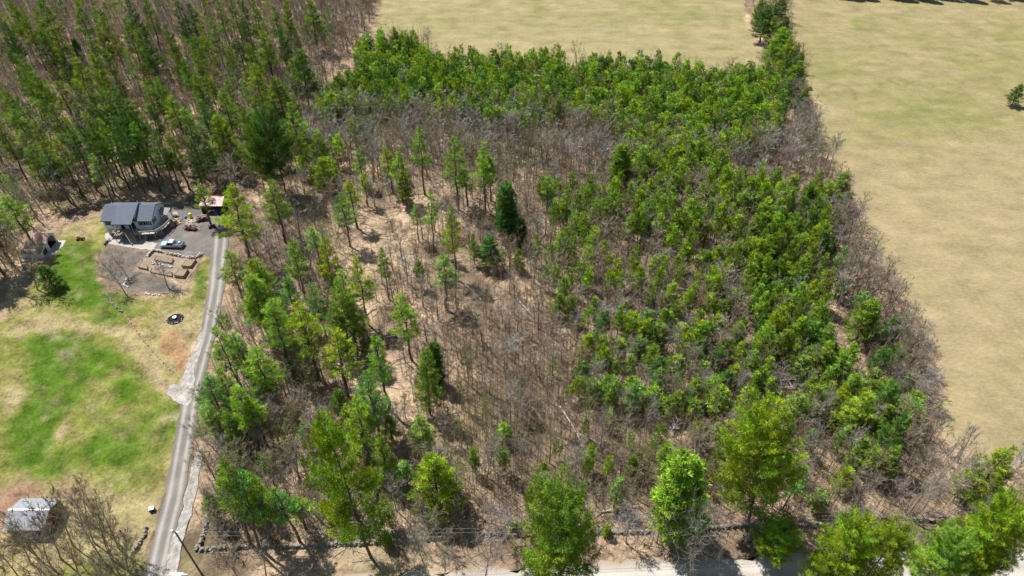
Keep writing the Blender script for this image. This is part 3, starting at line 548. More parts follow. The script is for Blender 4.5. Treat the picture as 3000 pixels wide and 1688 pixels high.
add(700, 950, 3.22, [(880, 90, 19, 5.0, 'y', 'pine', 'yellow-green spreading pine in the middle of the driveway woods'), (1290, 120, 22, 3.0, 'g', 'thin'), (1730, 260, 19, 3.5, 'g', 'full', 'tall narrow green pine in the woods beside the open leaf strip'), (1820, 220, 12, 2.1, 'd', 'column'), (1200, 430, 21, 4.0, 'b', 'pine', 'blue-green pine left of the open leaf strip'), (1080, 740, 19, 4.3, 'l', 'pine'),
    (1330, 1070, 15, 2.9, 'g', 'full'), (1720, 870, 12, 3.3, 'p', 'full'), (1830, 1270, 16, 6.0, 'y', 'full', 'bright green conical pine above the long stone wall'), (450, 330, 9, 2, 'd', 'full'), (1560, 1300, 10, 2.7, 'p', 'young'), (1400, 880, 8, 2.4, 'o', 'full'), (900, 620, 9, 2.8, 'd', 'full'), (100, 720, 14, 3.2, 'l', 'pine'), (700, 1000, 12, 2.6, 'g', 'full')])
add(500, 1288, 3.22, [(470, 290, 12, 2.4, 'b', 'full'), (740, 310, 13, 2.6, 'l', 'full'), (650, 440, 12, 2.6, 'b', 'pine'), (2020, 580, 8, 2.2, 'l', 'young'), (2020, 880, 4.5, 1.3, 'g', 'column'), (360, 550, 8, 2, 'p', 'young'), (1170, 560, 10, 2.6, 'y', 'thin'), (780, 560, 13, 2.4, 'd', 'pine')])
add(1300, 1288, 3.22, [(550, 80, 9, 1.3, 'l', 'young'), (950, 230, 9, 1.3, 'g', 'young'), (820, 470, 10, 1.3, 'g', 'young'), (1350, 150, 8, 1.4, 'y', 'young'), (1565, 160, 8, 1.2, 'l', 'young'), (1650, 380, 9, 2.1, 'p', 'young'), (290, 90, 8, 1.3, 'g', 'young'), (2140, 60, 10, 1.9, 'l', 'young'), (940, 350, 8, 2, 'p', 'young'), (660, 760, 3, 1.3, 'o', 'column'), (1545, 810, 3.5, 1.1, 'y', 'column')])
add(2100, 1200, 2.862, [(730, 470, 14, 2.7, 'b', 'pine', 'blue-green pine on leaning twin stems right of the great round pine'), (1120, 500, 7, 2.4, 'y', 'young'), (2440, 340, 17, 5.0, 'y', 'full', 'yellow-green pine at the right edge where the field meets the woods'), (560, 1010, 9, 5.2, 'l', 'broad', 'round green pine on the roadside below the great round pine'), (1200, 960, 20, 5.6, 'y', 'broad', 'yellow-green pine with open limbs over the road, lower right'), (1500, 1050, 18, 4.8, 'y', 'broad', 'small-crowned yellow-green pine over the road, right of the open-limbed one'),
    (2040, 1120, 16, 5.6, 'l', 'broad', 'light green pine over the road between the two at the lower right'), (2500, 880, 21, 6.4, 'y', 'broad', 'large yellow-green pine in the lower right corner of the scene'), (1250, 240, 9, 2.0, 'l', 'young'), (1350, 330, 9, 2.2, 'l', 'young'), (1520, 320, 10, 2.9, 'g', 'full'), (1000, 1240, 12, 5, 'l', 'broad'), (880, 680, 6, 2.2, 'p', 'young'), (2300, 1180, 14, 4.5, 'y', 'broad')])
add(2100, 850, 3.22, [(1100, 340, 12, 3.4, 'g', 'full'), (1080, 490, 11, 3.1, 'l', 'full'), (1290, 510, 11, 3.3, 'l', 'full'), (1210, 900, 10, 3, 'y', 'full'), (1340, 800, 11, 2.8, 'g', 'full'), (1430, 990, 13, 4.4, 'l', 'full'), (1500, 90, 13, 4.6, 'o', 'full', 'wispy olive pine at the edge of the right-hand field'), (560, 210, 12, 2.7, 'y', 'full'), (1010, 90, 12, 2.8, 'y', 'full'), (370, 590, 10, 2.6, 'l', 'full'),
    (270, 480, 10, 2.4, 'l', 'full'), (230, 300, 10, 2.5, 'g', 'full'), (450, 750, 8, 2, 'g', 'young'), (520, 820, 8, 2, 'l', 'young'), (60, 940, 10, 2.4, 'l', 'young'), (740, 520, 9, 1.7, 'g', 'young'), (910, 310, 10, 2.6, 'b', 'young'), (910, 1070, 6, 1.6, 'g', 'young'), (780, 980, 9, 2.4, 'p', 'young'), (1690, 860, 13, 3.4, 'b', 'full'), (1760, 1200, 15, 3.6, 'd', 'full', 'dark conifer at the field edge above the bare forked trees'), (1080, 880, 8, 2.6, 'o', 'young')])
add(2100, 500, 3.22, [(970, 0, 12, 3.2, 'o', 'full'), (1210, 30, 11, 4.2, 'g', 'full', 'dark-shaded pine jutting out over the right-hand field'), (1070, 100, 11, 3.4, 'l', 'full'), (490, 800, 13, 3.4, 'y', 'full', 'tallest layered yellow-green pine in the dense green belt'), (490, 620, 12, 2.6, 'g', 'full'), (940, 1040, 13, 2.8, 'y', 'full'), (560, 1330, 10, 2.6, 'y', 'full'), (390, 60, 11, 2.8, 'l', 'full')])
add(2000, 0, 2.576, [(650, 50, 15, 5.4, 'd', 'full', 'dark wide pine near the top of the hedgerow'), (760, 210, 13, 4.6, 'y', 'full', 'bright yellow-green pine in the hedgerow between the fields'), (890, 470, 13, 4.4, 'o', 'full', 'lowest olive pine of the hedgerow, beside the young stand'), (650, 455, 11, 3.6, 'g', 'full'), (870, 330, 11, 3, 'g', 'full'), (620, -40, 13, 4, 'y', 'full'), (780, 130, 13, 4.2, 'd', 'full'), (700, 290, 12, 4.4, 'g', 'full'), (800, 230, 13, 4.4, 'g', 'full'), (880, 400, 12, 4.2, 'd', 'full'), (820, 500, 12, 4.0, 'g', 'full'), (740, 470, 11, 3.6, 'y', 'full'), (930, 660, 10, 3.6, 'o', 'full'), (760, -20, 12, 3.8, 'd', 'full'), (700, 130, 12, 3.6, 'g', 'full'), (600, 10, 12, 3.0, 'd', 'full'), (820, 290, 12, 3.6, 'y', 'full'), (800, 420, 12, 3.2, 'd', 'full'), (740, 380, 10, 3, 'g', 'full'), (840, 560, 11, 3.4, 'g', 'full'), (700, -30, 12, 3.2, 'g', 'full'), (2560, 640, 8, 3.2, 'd', 'full', 'small conifer at the right edge in the middle of the field'), (900, 600, 9, 2.6, 'd', 'full')])
KW = dict(pine='tall pine', thin='slender pine', full='bushy pine', broad='spreading pine', column='narrow conifer', young='young pine')
n_pine = 0
for row in PINES:
    px, py, H, Rr, tn, key = row[:6]; Rr *= 1.0 if py < 600 else .92 if py < 1250 else .84 if py < 1500 else .74; x, y, _ = W(px, py, H * .97); bx, by = PX(x, y)
    lab = row[6] if len(row) > 6 else auto('pine_tree', bx, by, TW[tn] + ' ' + KW[key])
    plant('young_pine' if key == 'young' else 'pine_tree', 'pine' if key != 'column' else 'conifer', key, x, y, H, Rr, tuple(c_ * (.85 if inpoly(bx, by, WOOD_L) else 1) for c_ in vary(TINT[tn], .12)), lab, None if len(row) > 6 else '%ss %s' % (TW[tn] + ' ' + KW[key], place_name(bx, by)), (rnd.gauss(0, .025), rnd.gauss(0, .02)))
    n_pine += 1
# named big ones whose foot and top are both seen
def footed(name, cat, key, foot, top, Rr, tint, label, sub=None, group=None):
    fx, fy, _ = W(*foot); lo_h, hi_h = 1.0, 60.0
    for _ in range(40):
        m = (lo_h + hi_h) / 2
        if PX(fx, fy, m)[1] > top[1]: lo_h = m
        else: hi_h = m
    H = lo_h; tx = W(top[0], top[1], H)[0]
    return plant(name, cat, key, fx, fy, H, Rr, tint, label, group, ((tx - fx) / H, 0), sub)
footed('pine_tree', 'pine', 'broad', (1088, 1635), (945, 1230), 6.4, vary(TINT['y'], .02), 'huge leaning pine with a thick crooked trunk rising from the bottom stone wall', 0)
footed('pine_tree', 'pine', 'broad', (2192, 1532), (2240, 1226), 6.3, vary(TINT['y'], .02), 'great round-crowned yellow-green pine on a thick trunk, lower right woods', 1)
footed('pine_tree', 'pine', 'broad', (1650, 1760), (1635, 1462), 5.7, vary(TINT['g'], .02), 'great round green pine on the roadside at the bottom centre', 2)
footed('pine_tree', 'pine', 'column', (1985, 1565), (2005, 1347), 4.4, vary(TINT['l'], .02), 'dense egg-shaped pine, bright on the left, above the bottom road', 1)
for i, (a_, b_) in enumerate([((760, 1605), (700, 1380)), ((800, 1600), (745, 1400)), ((880, 1590), (800, 1430)), ((735, 1600), (655, 1340))]):
    footed('pine_tree', 'pine', 'thin', a_, b_, 2.6, vary(TINT['o' if i % 2 else 'b'], .1), 'thin dark pine clumped at the stone wall corner', i % 3, 'thin pines clumped at the end of the stone wall')
for i, (fx_, fy_, H, r_, k_) in enumerate([(-50, 790, 22, 5.2, 'pine'), (-20, 835, 20, 4.6, 'pine'), (12, 805, 21, 4.6, 'pine'), (-75, 850, 22, 5.4, 'full'), (35, 772, 19, 4.0, 'thin'), (-110, 800, 22, 5.5, 'full')]):
    x, y, _ = W(fx_, fy_); plant('pine_tree', 'pine', k_, x, y, H, r_, vary(TINT['d'], .1), 'dark tall pine shading the left edge below the barn', 'dark pines at the left edge below the barn')
for i, (fx_, fy_, H, r_, k_, t_) in enumerate([(285, 560, 20, 3.2, 'thin', 'd'), (335, 572, 22, 3.4, 'pine', 'd'), (380, 556, 23, 3.6, 'pine', 'g'), (425, 566, 24, 3.8, 'pine', 'd'), (470, 560, 22, 3.2, 'thin', 'g'), (515, 566, 20, 3.4, 'pine', 'd'), (555, 556, 19, 3.0, 'thin', 'o'), (600, 566, 17, 3.2, 'full', 'd'), (240, 575, 18, 3, 'thin', 'o'), (445, 545, 25, 3.8, 'pine', 'd'), (345, 545, 24, 3.4, 'pine', 'o'), (640, 545, 15, 3.2, 'full', 'd'), (205, 590, 17, 3, 'thin', 'd'), (160, 600, 18, 3.2, 'pine', 'o')]):
    x, y, _ = W(fx_, fy_)
    plant('pine_tree', 'pine', k_, x, y, H, r_, vary(TINT[t_], .1), 'tall pine rooted directly behind the house', 'tall pines rooted directly behind the house', (rnd.gauss(0, .03), rnd.gauss(0, .02)))
# extra tall pines filling the upper forest
have = [W(r[0], r[1], r[2])[:2] for r in PINES]
cand = scatter(WOOD_L, 8.5, 5); ex = 0
for x, y in cand:
    px, py = PX(x, y)
    if py > 560 or (px > 700 and py > 330 and rnd.random() < .5): continue
    if min(math.hypot(x - a_, y - b_) for a_, b_ in have) < 4.8 or rnd.random() < .42: continue
    have.append((x, y)); tn = rnd.choice('ggydoddo'); key = rnd.choice(['thin', 'thin', 'pine', 'pine']); H = rnd.uniform(15, 23)
    if px < -60 or px > 3000 or n_pine >= 272: continue
    n_pine += 1
    plant('pine_tree', 'pine', key, x, y, H, rnd.uniform(2.0, 3.3), tuple(c_ * .78 for c_ in vary(TINT[tn], .2)), auto('pine_tree', px, py, TW[tn] + ' ' + KW[key]), '%ss %s' % (TW[tn] + ' ' + KW[key], place_name(px, py)), (rnd.gauss(0, .03), rnd.gauss(0, .03)))
print('pines', n_pine)
extra = []
for x, y in scatter(WOOD_L, 7.0, 6):
    px, py = PX(x, y)
    if py > (630 if px < 560 else 560 if px < 700 else 500) or px < -150 or (px > 800 and rnd.random() < .5) or rnd.random() < .68 or min(math.hypot(x - a_, y - b_) for a_, b_ in have) < 3.0: continue
    extra.append((x, y, rnd.uniform(10, 19), rnd.uniform(1.6, 2.8), vary(TINT[rnd.choice('oodddbd')], .2)))
print('extra', len(extra))
# conifers beyond the top of the right-hand field, throwing the dark shade along its upper edge
for i in range(14):
    px = 2420 + i * 52 + rnd.uniform(-12, 12); x, y, _ = W(px, -3 - (2900 - px) * .015 + rnd.uniform(-6, 4))
    plant('pine_tree', 'pine', rnd.choice(['full', 'column']), x, y, rnd.uniform(13, 19), rnd.uniform(3, 4.5), vary(TINT['d']), 'dark conifer of the tree line along the top edge of the right-hand field', 'conifers along the top of the right-hand field')
# ---- young pines
YZ = [(DP([(905, 92), (950, 78), (1010, 80), (1070, 92), (1110, 142), (1150, 122), (1250, 122), (1400, 118), (1430, 150), (1460, 155), (1480, 128), (1600, 135), (1740, 148), (1770, 175), (1800, 160), (1900, 150), (1960, 200), (1975, 260), (1970, 300), (1760, 320), (1640, 330), (1560, 315), (1500, 285), (1420, 265), (1340, 300), (1240, 285), (1100, 270), (1000, 255), (930, 250), (850, 260), (790, 265), (800, 220), (850, 180), (890, 150)]), 2.9, (6, 10.5), (1.3, 2.4), 'gggddllyoyb', .12),
      (DP([(1580, 325), (1700, 320), (1960, 300), (1940, 330), (1640, 400), (1560, 370)]), 3.4, (7, 10), (1.6, 2.5), 'ggyl', .1),
      (DP([(1350, 440), (1500, 435), (1600, 400), (1760, 345), (1900, 400), (2050, 430), (2090, 560), (2080, 650), (1880, 660), (1800, 640), (1650, 560), (1400, 520)]), 3.7, (8, 12), (1.3, 2.2), 'oglgyl', .2),
      (DP([(1890, 460), (2050, 445), (2095, 560), (2085, 780), (2070, 830), (1950, 870), (1890, 760)]), 3.5, (8, 13), (1.4, 2.4), 'glydgo', .26),
      (DP([(1350, 540), (1800, 640), (1890, 700), (1930, 830), (1900, 850), (1600, 800), (1400, 760), (1340, 640)]), 4.3, (7, 10), (1.2, 2.0), 'glogy', .25),
      (DP([(1480, 800), (1600, 760), (1900, 800), (1950, 880), (1930, 980), (1720, 1020), (1440, 950)]), 3.7, (6, 9.5), (1.4, 2.4), 'gldybg', .24),
      (DP([(1260, 900), (1480, 900), (1900, 1010), (2300, 1060), (2250, 1220), (1700, 1200), (1270, 1180)]), 6.2, (5, 8.5), (.8, 1.6), 'glp', .3),
      (DP([(1950, 800), (2150, 860), (2290, 1000), (2300, 1130), (2180, 1130), (2000, 950)]), 4.5, (6, 10), (1.4, 2.4), 'golp', .2),
      ([(2340, 260), (2400, 430), (2440, 560), (2520, 700), (2580, 860), (2680, 1020), (2710, 1200), (2640, 1280), (2560, 1000), (2460, 760), (2400, 560)], 6.0, (6, 10), (1.4, 2.4), 'odbo', .25),
      ([(1750, 1150), (2200, 1150), (2500, 1200), (2600, 1290), (2400, 1330), (1800, 1290)], 6.0, (5, 8), (1.0, 1.9), 'gloy', .3),
      (DP([(760, 260), (900, 250), (930, 300), (820, 420), (740, 400)]), 5.5, (7, 11), (1.5, 2.2), 'glb', .3),
      (DP([(560, 700), (900, 560), (1050, 800), (1000, 1150), (560, 1150)]), 8.5, (4, 8), (1.1, 1.9), 'pobo', .3)]
yp = []
for zi, (poly, sp, hr, rr, tn, skip) in enumerate(YZ):
    for x, y in scatter(poly, sp, 40 + zi, H=sum(hr) / 2):
        if rnd.random() < skip: continue
        px, py = PX(x, y)
        if not (inpoly(px, py, MAIN) or inpoly(px, py, WOOD_L)): continue
        if any(inpoly(px, py, c_) for c_ in CLEAR): continue
        yp.append((x, y, rnd.uniform(*hr), rnd.uniform(*rr), rnd.choice(tn)))
yp.sort(key=lambda r: r[2] * r[3] / (r[1] * CS + HC * SN) ** 2, reverse=True)
n_y0 = sum(1 for r in PINES if r[5] == 'young'); nI = 298 - n_y0
for x, y, H, Rr, tn in yp[:nI]:
    px, py = PX(x, y)
    plant('young_pine', 'young pine', 'young', x, y, H, Rr, vary(TINT[tn], .15), auto('young_pine', px, py, ('large ' if Rr > 2 else 'small ' if Rr < 1.5 else '') + TW[tn] + ' young pine'), '%s young pines %s' % (TW[tn], place_name(px, py)), (rnd.gauss(0, .02), rnd.gauss(0, .02)))
def merged(name, items, mat, label, cat):
    """items: (arrays, x, y, rot, sxy, sz, tint)"""
    Vs = []; Fs = []; Cs = []; b = 0
    for (V, F, C), x, y, r, s1, s2, tn in items:
        c_, s_ = math.cos(r), math.sin(r); v = np.empty_like(V); v[:, 0] = (V[:, 0] * c_ - V[:, 1] * s_) * s1 + x; v[:, 1] = (V[:, 0] * s_ + V[:, 1] * c_) * s1 + y; v[:, 2] = V[:, 2] * s2
        Vs.append(v.astype(np.float32)); Fs.append(F + b); Cs.append((C * np.asarray(tn)[None]).astype(np.float32)); b += len(V)
    return tag(mesh_np(name, np.concatenate(Vs), np.concatenate(Fs), mat, np.concatenate(Cs)), label, cat, kind='stuff')
rest = yp[nI:]; print('young', len(yp))
merged('background_pines', [(PLOW[i % 4][0], x, y, rnd.uniform(0, 6.28), r_ / 3.0, h_ / 20, t_) for i, (x, y, h_, r_, t_) in enumerate(extra)], M_fol, 'mass of smaller pines filling the upper left forest', 'pine forest')
merged('young_pine_stand', [(YLOW[i % 5], x, y, rnd.uniform(0, 6.28), Rr / 1.75, H / 8, vary(TINT[tn], .2)) for i, (x, y, H, Rr, tn) in enumerate(rest)], M_fol, 'dense mass of small green pines below the upper field', 'pine stand')
# ---- leafless trees
BR = []                                            # own spots: (foot x, foot y, top x, top y, spread radius, kind, label)
def bt(*a): BR.append(a)
bt(494, 845, 447, 764, 4.2, 'bare', 'bare tree between the garden beds and the fire ring, casting a dark fan of shadow')
bt(367, 860, 309, 764, 3.2, 'bare', 'left of the two bare trees growing in the mulched ground below the house')
bt(371, 808, 340, 738, 3.0, 'bare', 'upper bare tree with a clump of brush at its foot in the mulched ground')
bt(1094, 530, 1085, 350, 5.2, 'grey', 'wide bare grey tree with a long dark trunk, left end of the grey belt')
bt(1500, 430, 1510, 318, 4.6, 'grey', 'pale bare tree with white limbs just below the young stand')
bt(1590, 425, 1593, 372, 3.0, 'white', 'fan-shaped white dead tree top in the grey belt')
bt(1765, 490, 1745, 365, 5.4, 'grey', 'round bare grey tree in the belt left of the deep green cone')
bt(1660, 490, 1650, 385, 4.4, 'grey', 'bare grey tree left of the round one in the belt')
bt(2245, 470, 2250, 395, 4.4, 'grey', 'bare grey tree with white limbs near the right end of the belt')
bt(2295, 510, 2320, 420, 4.4, 'grey', 'bare grey tree at the right end of the belt by the field')
bt(2365, 1190, 2366, 1112, 2.6, 'white', 'broken white birch with drooping limbs in the right-hand woods')
bt(1955, 1290, 1965, 1215, 3.0, 'white', 'white forked birch below the middle thicket')
bt(2340, 340, 2350, 215, 5, 'bare', 'purple-grey bare tree at the lower end of the hedgerow'); bt(2370, 400, 2385, 290, 4.6, 'bare', 'bare tree below the hedgerow, leaning over the field edge')
bt(2300, 60, 2312, -60, 5, 'bare', 'bare tree at the top of the hedgerow'); bt(2212, 40, 2205, -30, 4, 'bare', 'bare tree on the left of the hedgerow top')
bt(2430, 495, 2460, 385, 4.0, 'grey', 'lone spreading bare tree against the field below the hedgerow')
bt(2440, 690, 2455, 548, 5.4, 'bare', 'dark bare tree jutting into the right-hand field below the dark-shaded pine')
bt(2475, 850, 2500, 700, 5.4, 'bare', 'bare grey tree at the field edge, upper of three'); bt(2530, 900, 2600, 770, 5.6, 'bare', 'fine-twigged bare tree leaning over the field edge')
bt(2590, 1040, 2680, 930, 5.8, 'bare', 'bare tree with fanned branches reaching right over the field'); bt(2660, 1190, 2740, 1110, 6.0, 'bare', 'wide bare tree with drooping branches over the field'); bt(2620, 1300, 2680, 1190, 5, 'bud', 'bare tree with a green haze at the field edge')
bt(2650, 1515, 2800, 1330, 6.0, 'gnarl', 'leaning forked bare tree by the right end of the stone wall'); bt(2790, 1470, 2860, 1345, 5.0, 'gnarl', 'bare forked tree between the leaning one and the right edge')
bt(2030, 1680, 2035, 1500, 6.4, 'gnarl', 'pale twisted bare tree on the roadside in front of the egg-shaped pine'); bt(1420, 1700, 1440, 1570, 5.2, 'gnarl', 'pale crooked bare tree on the road verge left of the round pine')
bt(1300, 1700, 1310, 1590, 4.4, 'gnarl', 'low crooked bare tree on the verge above the left end of the road'); bt(1250, 1690, 1235, 1545, 4.0, 'grey', 'pale bare tree in front of the stone wall at the lower centre')
bt(2700, 1640, 2690, 1520, 4.0, 'white', 'white-limbed bare tree between the two yellow-green roadside pines'); bt(2780, 1640, 2770, 1545, 3.6, 'white', 'white crooked bare tree right of the white-limbed one')
bt(2480, 1610, 2500, 1500, 4.0, 'grey', 'bare tree on the verge left of the open-limbed roadside pine'); bt(2110, 1680, 2090, 1590, 3.6, 'gnarl', 'low bare tree on the roadside right of the twisted one')
for i, (a_, b_, c_, d_) in enumerate([(260, 1530, 205, 1390), (275, 1590, 215, 1420), (330, 1640, 250, 1440), (350, 1610, 290, 1450), (355, 1690, 225, 1470), (300, 1640, 170, 1440), (115, 1640, 15, 1500), (170, 1680, 30, 1560), (380, 1680, 330, 1540), (240, 1700, 160, 1560), (60, 1700, -30, 1560), (400, 1720, 370, 1600), (130, 1740, 90, 1620), (310, 1760, 270, 1600), (180, 1640, 110, 1450), (215, 1600, 150, 1430), (150, 1660, 70, 1500), (90, 1650, 50, 1530)]):
    bt(a_, b_, c_, d_, 3.4, 'bud' if i % 4 == 3 else 'bare', 'leafless tree in the thicket right of the grey metal shed' if a_ > 200 else 'leafless tree in front of the grey metal shed')
for i, (a_, b_, c_, d_) in enumerate([(640, 1420, 560, 1300), (660, 1360, 570, 1230), (680, 1500, 590, 1400), (650, 1560, 600, 1480), (690, 1585, 610, 1500), (700, 1700, 660, 1600), (780, 1690, 770, 1590)]):
    bt(a_, b_, c_, d_, 3.6, 'bare', 'leafless tree leaning toward the lower driveway ditch')
for i, (a_, b_, c_, d_) in enumerate([(-20, 800, -60, 640), (30, 770, -10, 640), (70, 790, 20, 640), (110, 850, 60, 690), (60, 860, 10, 720), (5, 860, -50, 740), (110, 700, 50, 560), (20, 720, -30, 560)]):
    bt(a_, b_, c_, d_, 4.0, 'bare', 'leafless tree crowding round the pink-roofed barn')
nb = 0; braw = []
for r in BR:
    g_ = None
    if BR.count(r) and sum(1 for q in BR if q[6] == r[6]) > 1: g_ = r[6].replace('leafless tree', 'leafless trees')
    footed('bare_tree', 'bare tree', r[5], r[0:2], r[2:4], r[4], vary((1, 1, 1), .12), r[6], None, g_); nb += 1
BZ = [(DP([(800, 290), (1100, 290), (1350, 285), (1560, 340), (1600, 400), (1830, 400), (2030, 340), (2060, 430), (1800, 430), (1560, 440), (1350, 430), (780, 430)]), 3.3, (8.5, 12.5), ('grey', 'bare', 'bud', 'grey', 'bud'), .08),
      (DP([(1250, 440), (1900, 440), (1900, 700), (1850, 1000), (1450, 1000), (1300, 800)]), 4.0, (5.5, 9), ('bare', 'bud', 'bud', 'grey'), .1),
      (MAIN, 5.2, (7, 12), ('bare', 'bare', 'bud', 'bare', 'grey'), .15), (WOOD_L, 4.3, (8, 14), ('bare', 'bare', 'bud'), .1),
      ([(2340, 230), (2400, 430), (2500, 600), (2540, 760), (2620, 850), (2700, 1010), (2720, 1200), (2740, 1290), (2680, 1300), (2600, 1050), (2500, 860), (2440, 740), (2400, 560), (2320, 400)], 3.9, (6, 11), ('bare', 'bud', 'grey'), .25),
      ([(-60, 1500), (0, 1560), (200, 1560), (420, 1690), (400, 1780), (-60, 1780)], 5.0, (5, 8), ('bare', 'bud'), .15),
      ([(620, 1200), (850, 1150), (1000, 1350), (980, 1540), (640, 1540)], 3.2, (7, 11), ('bare', 'grey', 'bud'), .05)]
bl_ = []
for zi, (poly, sp, hr, ks, skip) in enumerate(BZ):
    for x, y in scatter(poly, sp, 60 + zi):
        px, py = PX(x, y)
        if rnd.random() < skip or px < -150 or px > 3150: continue
        if zi and any(inpoly(px, py, c_) for c_ in CLEAR) and rnd.random() < .75: continue
        if zi == 2 and py < 420 and px > 1000 and px < 2240 and rnd.random() < .75: continue
        if px > 2190 and py < 330 and rnd.random() < .55: continue
        if py > 1560 and py < 1670 and px > 560 and px < 1250 and rnd.random() < .7: continue
        bl_.append((x, y, rnd.uniform(*hr), rnd.choice(ks)))
def infr(r): px, py = PX(r[0], r[1], r[2] * .6); return -20 < px < 3020 and -20 < py < 1720
bl_.sort(key=lambda r: (not infr(r), r[1] * CS + HC * SN - r[2] * 3))
print('bare', len(bl_) + nb)
BW = dict(bare='brown leafless tree', grey='grey leafless tree', bud='budding olive leafless tree')
for x, y, H, k in bl_[:298 - nb]:
    px, py = PX(x, y)
    plant('bare_tree', 'bare tree', k, x, y, H, H * rnd.uniform(.26, .38), vary((1, 1, 1), .2), auto('bare_tree', px, py, ('tall ' if H > 11 else 'low ' if H < 8.5 else '') + BW[k]), '%ss %s' % (BW[k], place_name(px, py)), (rnd.gauss(0, .04), rnd.gauss(0, .04)))
merged('leafless_woods', [(BLOW[{'grey': 2, 'bud': 3, 'bare': rnd.choice([0, 1, 0])}[k] + 4 * rnd.randrange(2)], x, y, rnd.uniform(0, 6.28), H / 11 * rnd.uniform(.85, 1.2), H / 11, vary((1, 1, 1), .25)) for x, y, H, k in bl_[298 - nb:]], M_bark, 'mass of leafless brown and grey trees through the woods', 'woods')
# thin saplings and brush: nobody could count them
def sapling(seed):
    g = np.random.default_rng(seed); H = 6.0; A = [[0, 0, 0], [.02, .03, H * .5]]; B = [[.02, .03, H * .5], [g.normal() * .25, g.normal() * .25, H]]; r = [.045, .032]; q = [.032, .01]
    for k in range(12):
        z = H * g.uniform(.3, .98); az = g.uniform(0, 6.28); L = g.uniform(.5, 1.5); A.append([0.02, .03, z]); B.append([math.cos(az) * L * .6, math.sin(az) * L * .6, z + L * .8]); r.append(.02); q.append(.008)
    return prisms(A, B, np.array(r), np.array(q), TWIG * .95, 3)
SAP = [sapling(900 + i) for i in range(10)]; items = []
SZ = [(MAIN, 1.65, (3, 9)), (WOOD_L, 2.5, (4, 12)), (DP([(1150, 850), (1900, 950), (2250, 1150), (2100, 1280), (1150, 1280)]), 1.35, (3, 9))]
for zi, (poly, sp, hr) in enumerate(SZ):
    for x, y in scatter(poly, sp, 90 + zi, jit=1.0):
        px, py = PX(x, y)
        if px < -120 or px > 3120 or (any(inpoly(px, py, c_) for c_ in CLEAR) and rnd.random() < .82): continue
        if zi == 0 and py < 330 and rnd.random() < .6: continue
        if py > 1575 and px < 1250 and rnd.random() < .7: continue
        items.append((SAP[rnd.randrange(10)], x, y, rnd.uniform(0, 6.28), rnd.uniform(.8, 1.5), rnd.uniform(*hr) / 6, vary(rnd.choice([(1, 1, 1), (1.3, 1.22, 1.15), (.5, .45, .42), (1, .88, .82), (1.0, 1.02, .7)]), .25)))
print('saplings', len(items))
merged('saplings', items, M_bark, 'thousands of thin bare saplings across the woodland floor', 'saplings')
BRUSH = [merge(bare(950 + i, 3.0, .62, 9, 4, 4, tcol=[TWIG * .8, PINK * .9, OLIVE * .8][i % 3], twr=.016, base=.05)) for i in range(5)]; items = []
for zi, (poly, sp) in enumerate([(MAIN, 5.6), (WOOD_L, 6.5), ([(640, 1150), (950, 1150), (980, 1560), (640, 1580)], 3.2), ([(2340, 230), (2400, 430), (2500, 600), (2640, 850), (2740, 1290), (2690, 1300), (2480, 860), (2350, 400)], 2.6), ([(-40, 1440), (80, 1600), (200, 1530), (420, 1690), (380, 1780), (-60, 1780)], 3.4)]):
    for x, y in scatter(poly, sp, 120 + zi, jit=1.0):
        px, py = PX(x, y)
        if px < -120 or px > 3120 or (any(inpoly(px, py, c_) for c_ in CLEAR) and rnd.random() < .8): continue
        s_ = rnd.uniform(.5, 1.2); items.append((BRUSH[rnd.randrange(5)], x, y, rnd.uniform(0, 6.28), s_, s_, vary((1, 1, 1), .3)))
merged('brush', items, M_bark, 'low twiggy brown brush under the trees and along the field edge', 'brush')
# fallen sticks
A = []; B = []; rr = []
for poly, sp in ((MAIN, 1.5), (WOOD_L, 2.6)):
    for x, y in scatter(poly, sp, 140, jit=1.0):
        a_ = rnd.uniform(0, 3.14); L = rnd.choice([.8, 1.5, 2.5, 4]); A.append((x, y, .06)); B.append((x + math.cos(a_) * L, y + math.sin(a_) * L, .05 + rnd.random() * .15)); rr.append(.03 + .012 * L)
v_, f_, c_ = prisms(A, B, np.array(rr), np.array(rr) * .5, np.array((.33, .28, .24)), 4)
tag(mesh_np('fallen_branches', v_, f_, M_bark, c_), 'fallen branches and sticks littering the woodland floor', 'branches', kind='stuff')
# ------------------------------------------------------------------ buildings
M_side = simple('sky_tinted_siding', (.58, .77, .99), .6, .05, 2.0, stretch=(.2, .2, 9))  # white siding; the sky light's blue on shaded walls is put into this colour
M_found = simple('foundation_concrete', (.42, .43, .45), .9, .15, 1.5)
M_shing = simple('grey_shingles', (.115, .135, .18), .85, .3, 3.0, bump=.3, stretch=(1, 2.5, 2.5))
M_trim = simple('dark_trim', (.05, .052, .06), .6, .1)
M_white = simple('white_paint', (.78, .79, .8), .45, .06)
M_glass, t_, b_ = new_mat('window_glass'); b_.inputs['Base Color'].default_value = (.02, .025, .035, 1); b_.inputs['Roughness'].default_value = .08
M_shut = simple('black_shutter', (.018, .018, .022), .6, .1)
M_deckw = simple('weathered_deck_wood', (.33, .27, .25), .85, .3, 1.5, stretch=(1, 6, 1))
M_wood = simple('new_lumber', (.50, .38, .24), .8, .25, 2, stretch=(1, 5, 1))
M_bedw = simple('bed_boards', (.30, .225, .155), .85, .3, 2)
M_soil = simple('bed_soil', (.26, .195, .14), .95, .3, 2.5, bump=.4)
M_redr = simple('faded_red_metal_roof', (.52, .33, .335), .5, .18, 1.2, stretch=(6, .3, 1), spec=.4)
M_galv = simple('galvanised_roof', (.27, .29, .33), .6, .22, .8, stretch=(4, .35, 1), spec=.5)
M_brownw = simple('brown_board_wall', (.12, .075, .05), .85, .3, 2, stretch=(6, 6, .3))
M_red = simple('barn_red', (.20, .045, .04), .8, .3, 1.5)
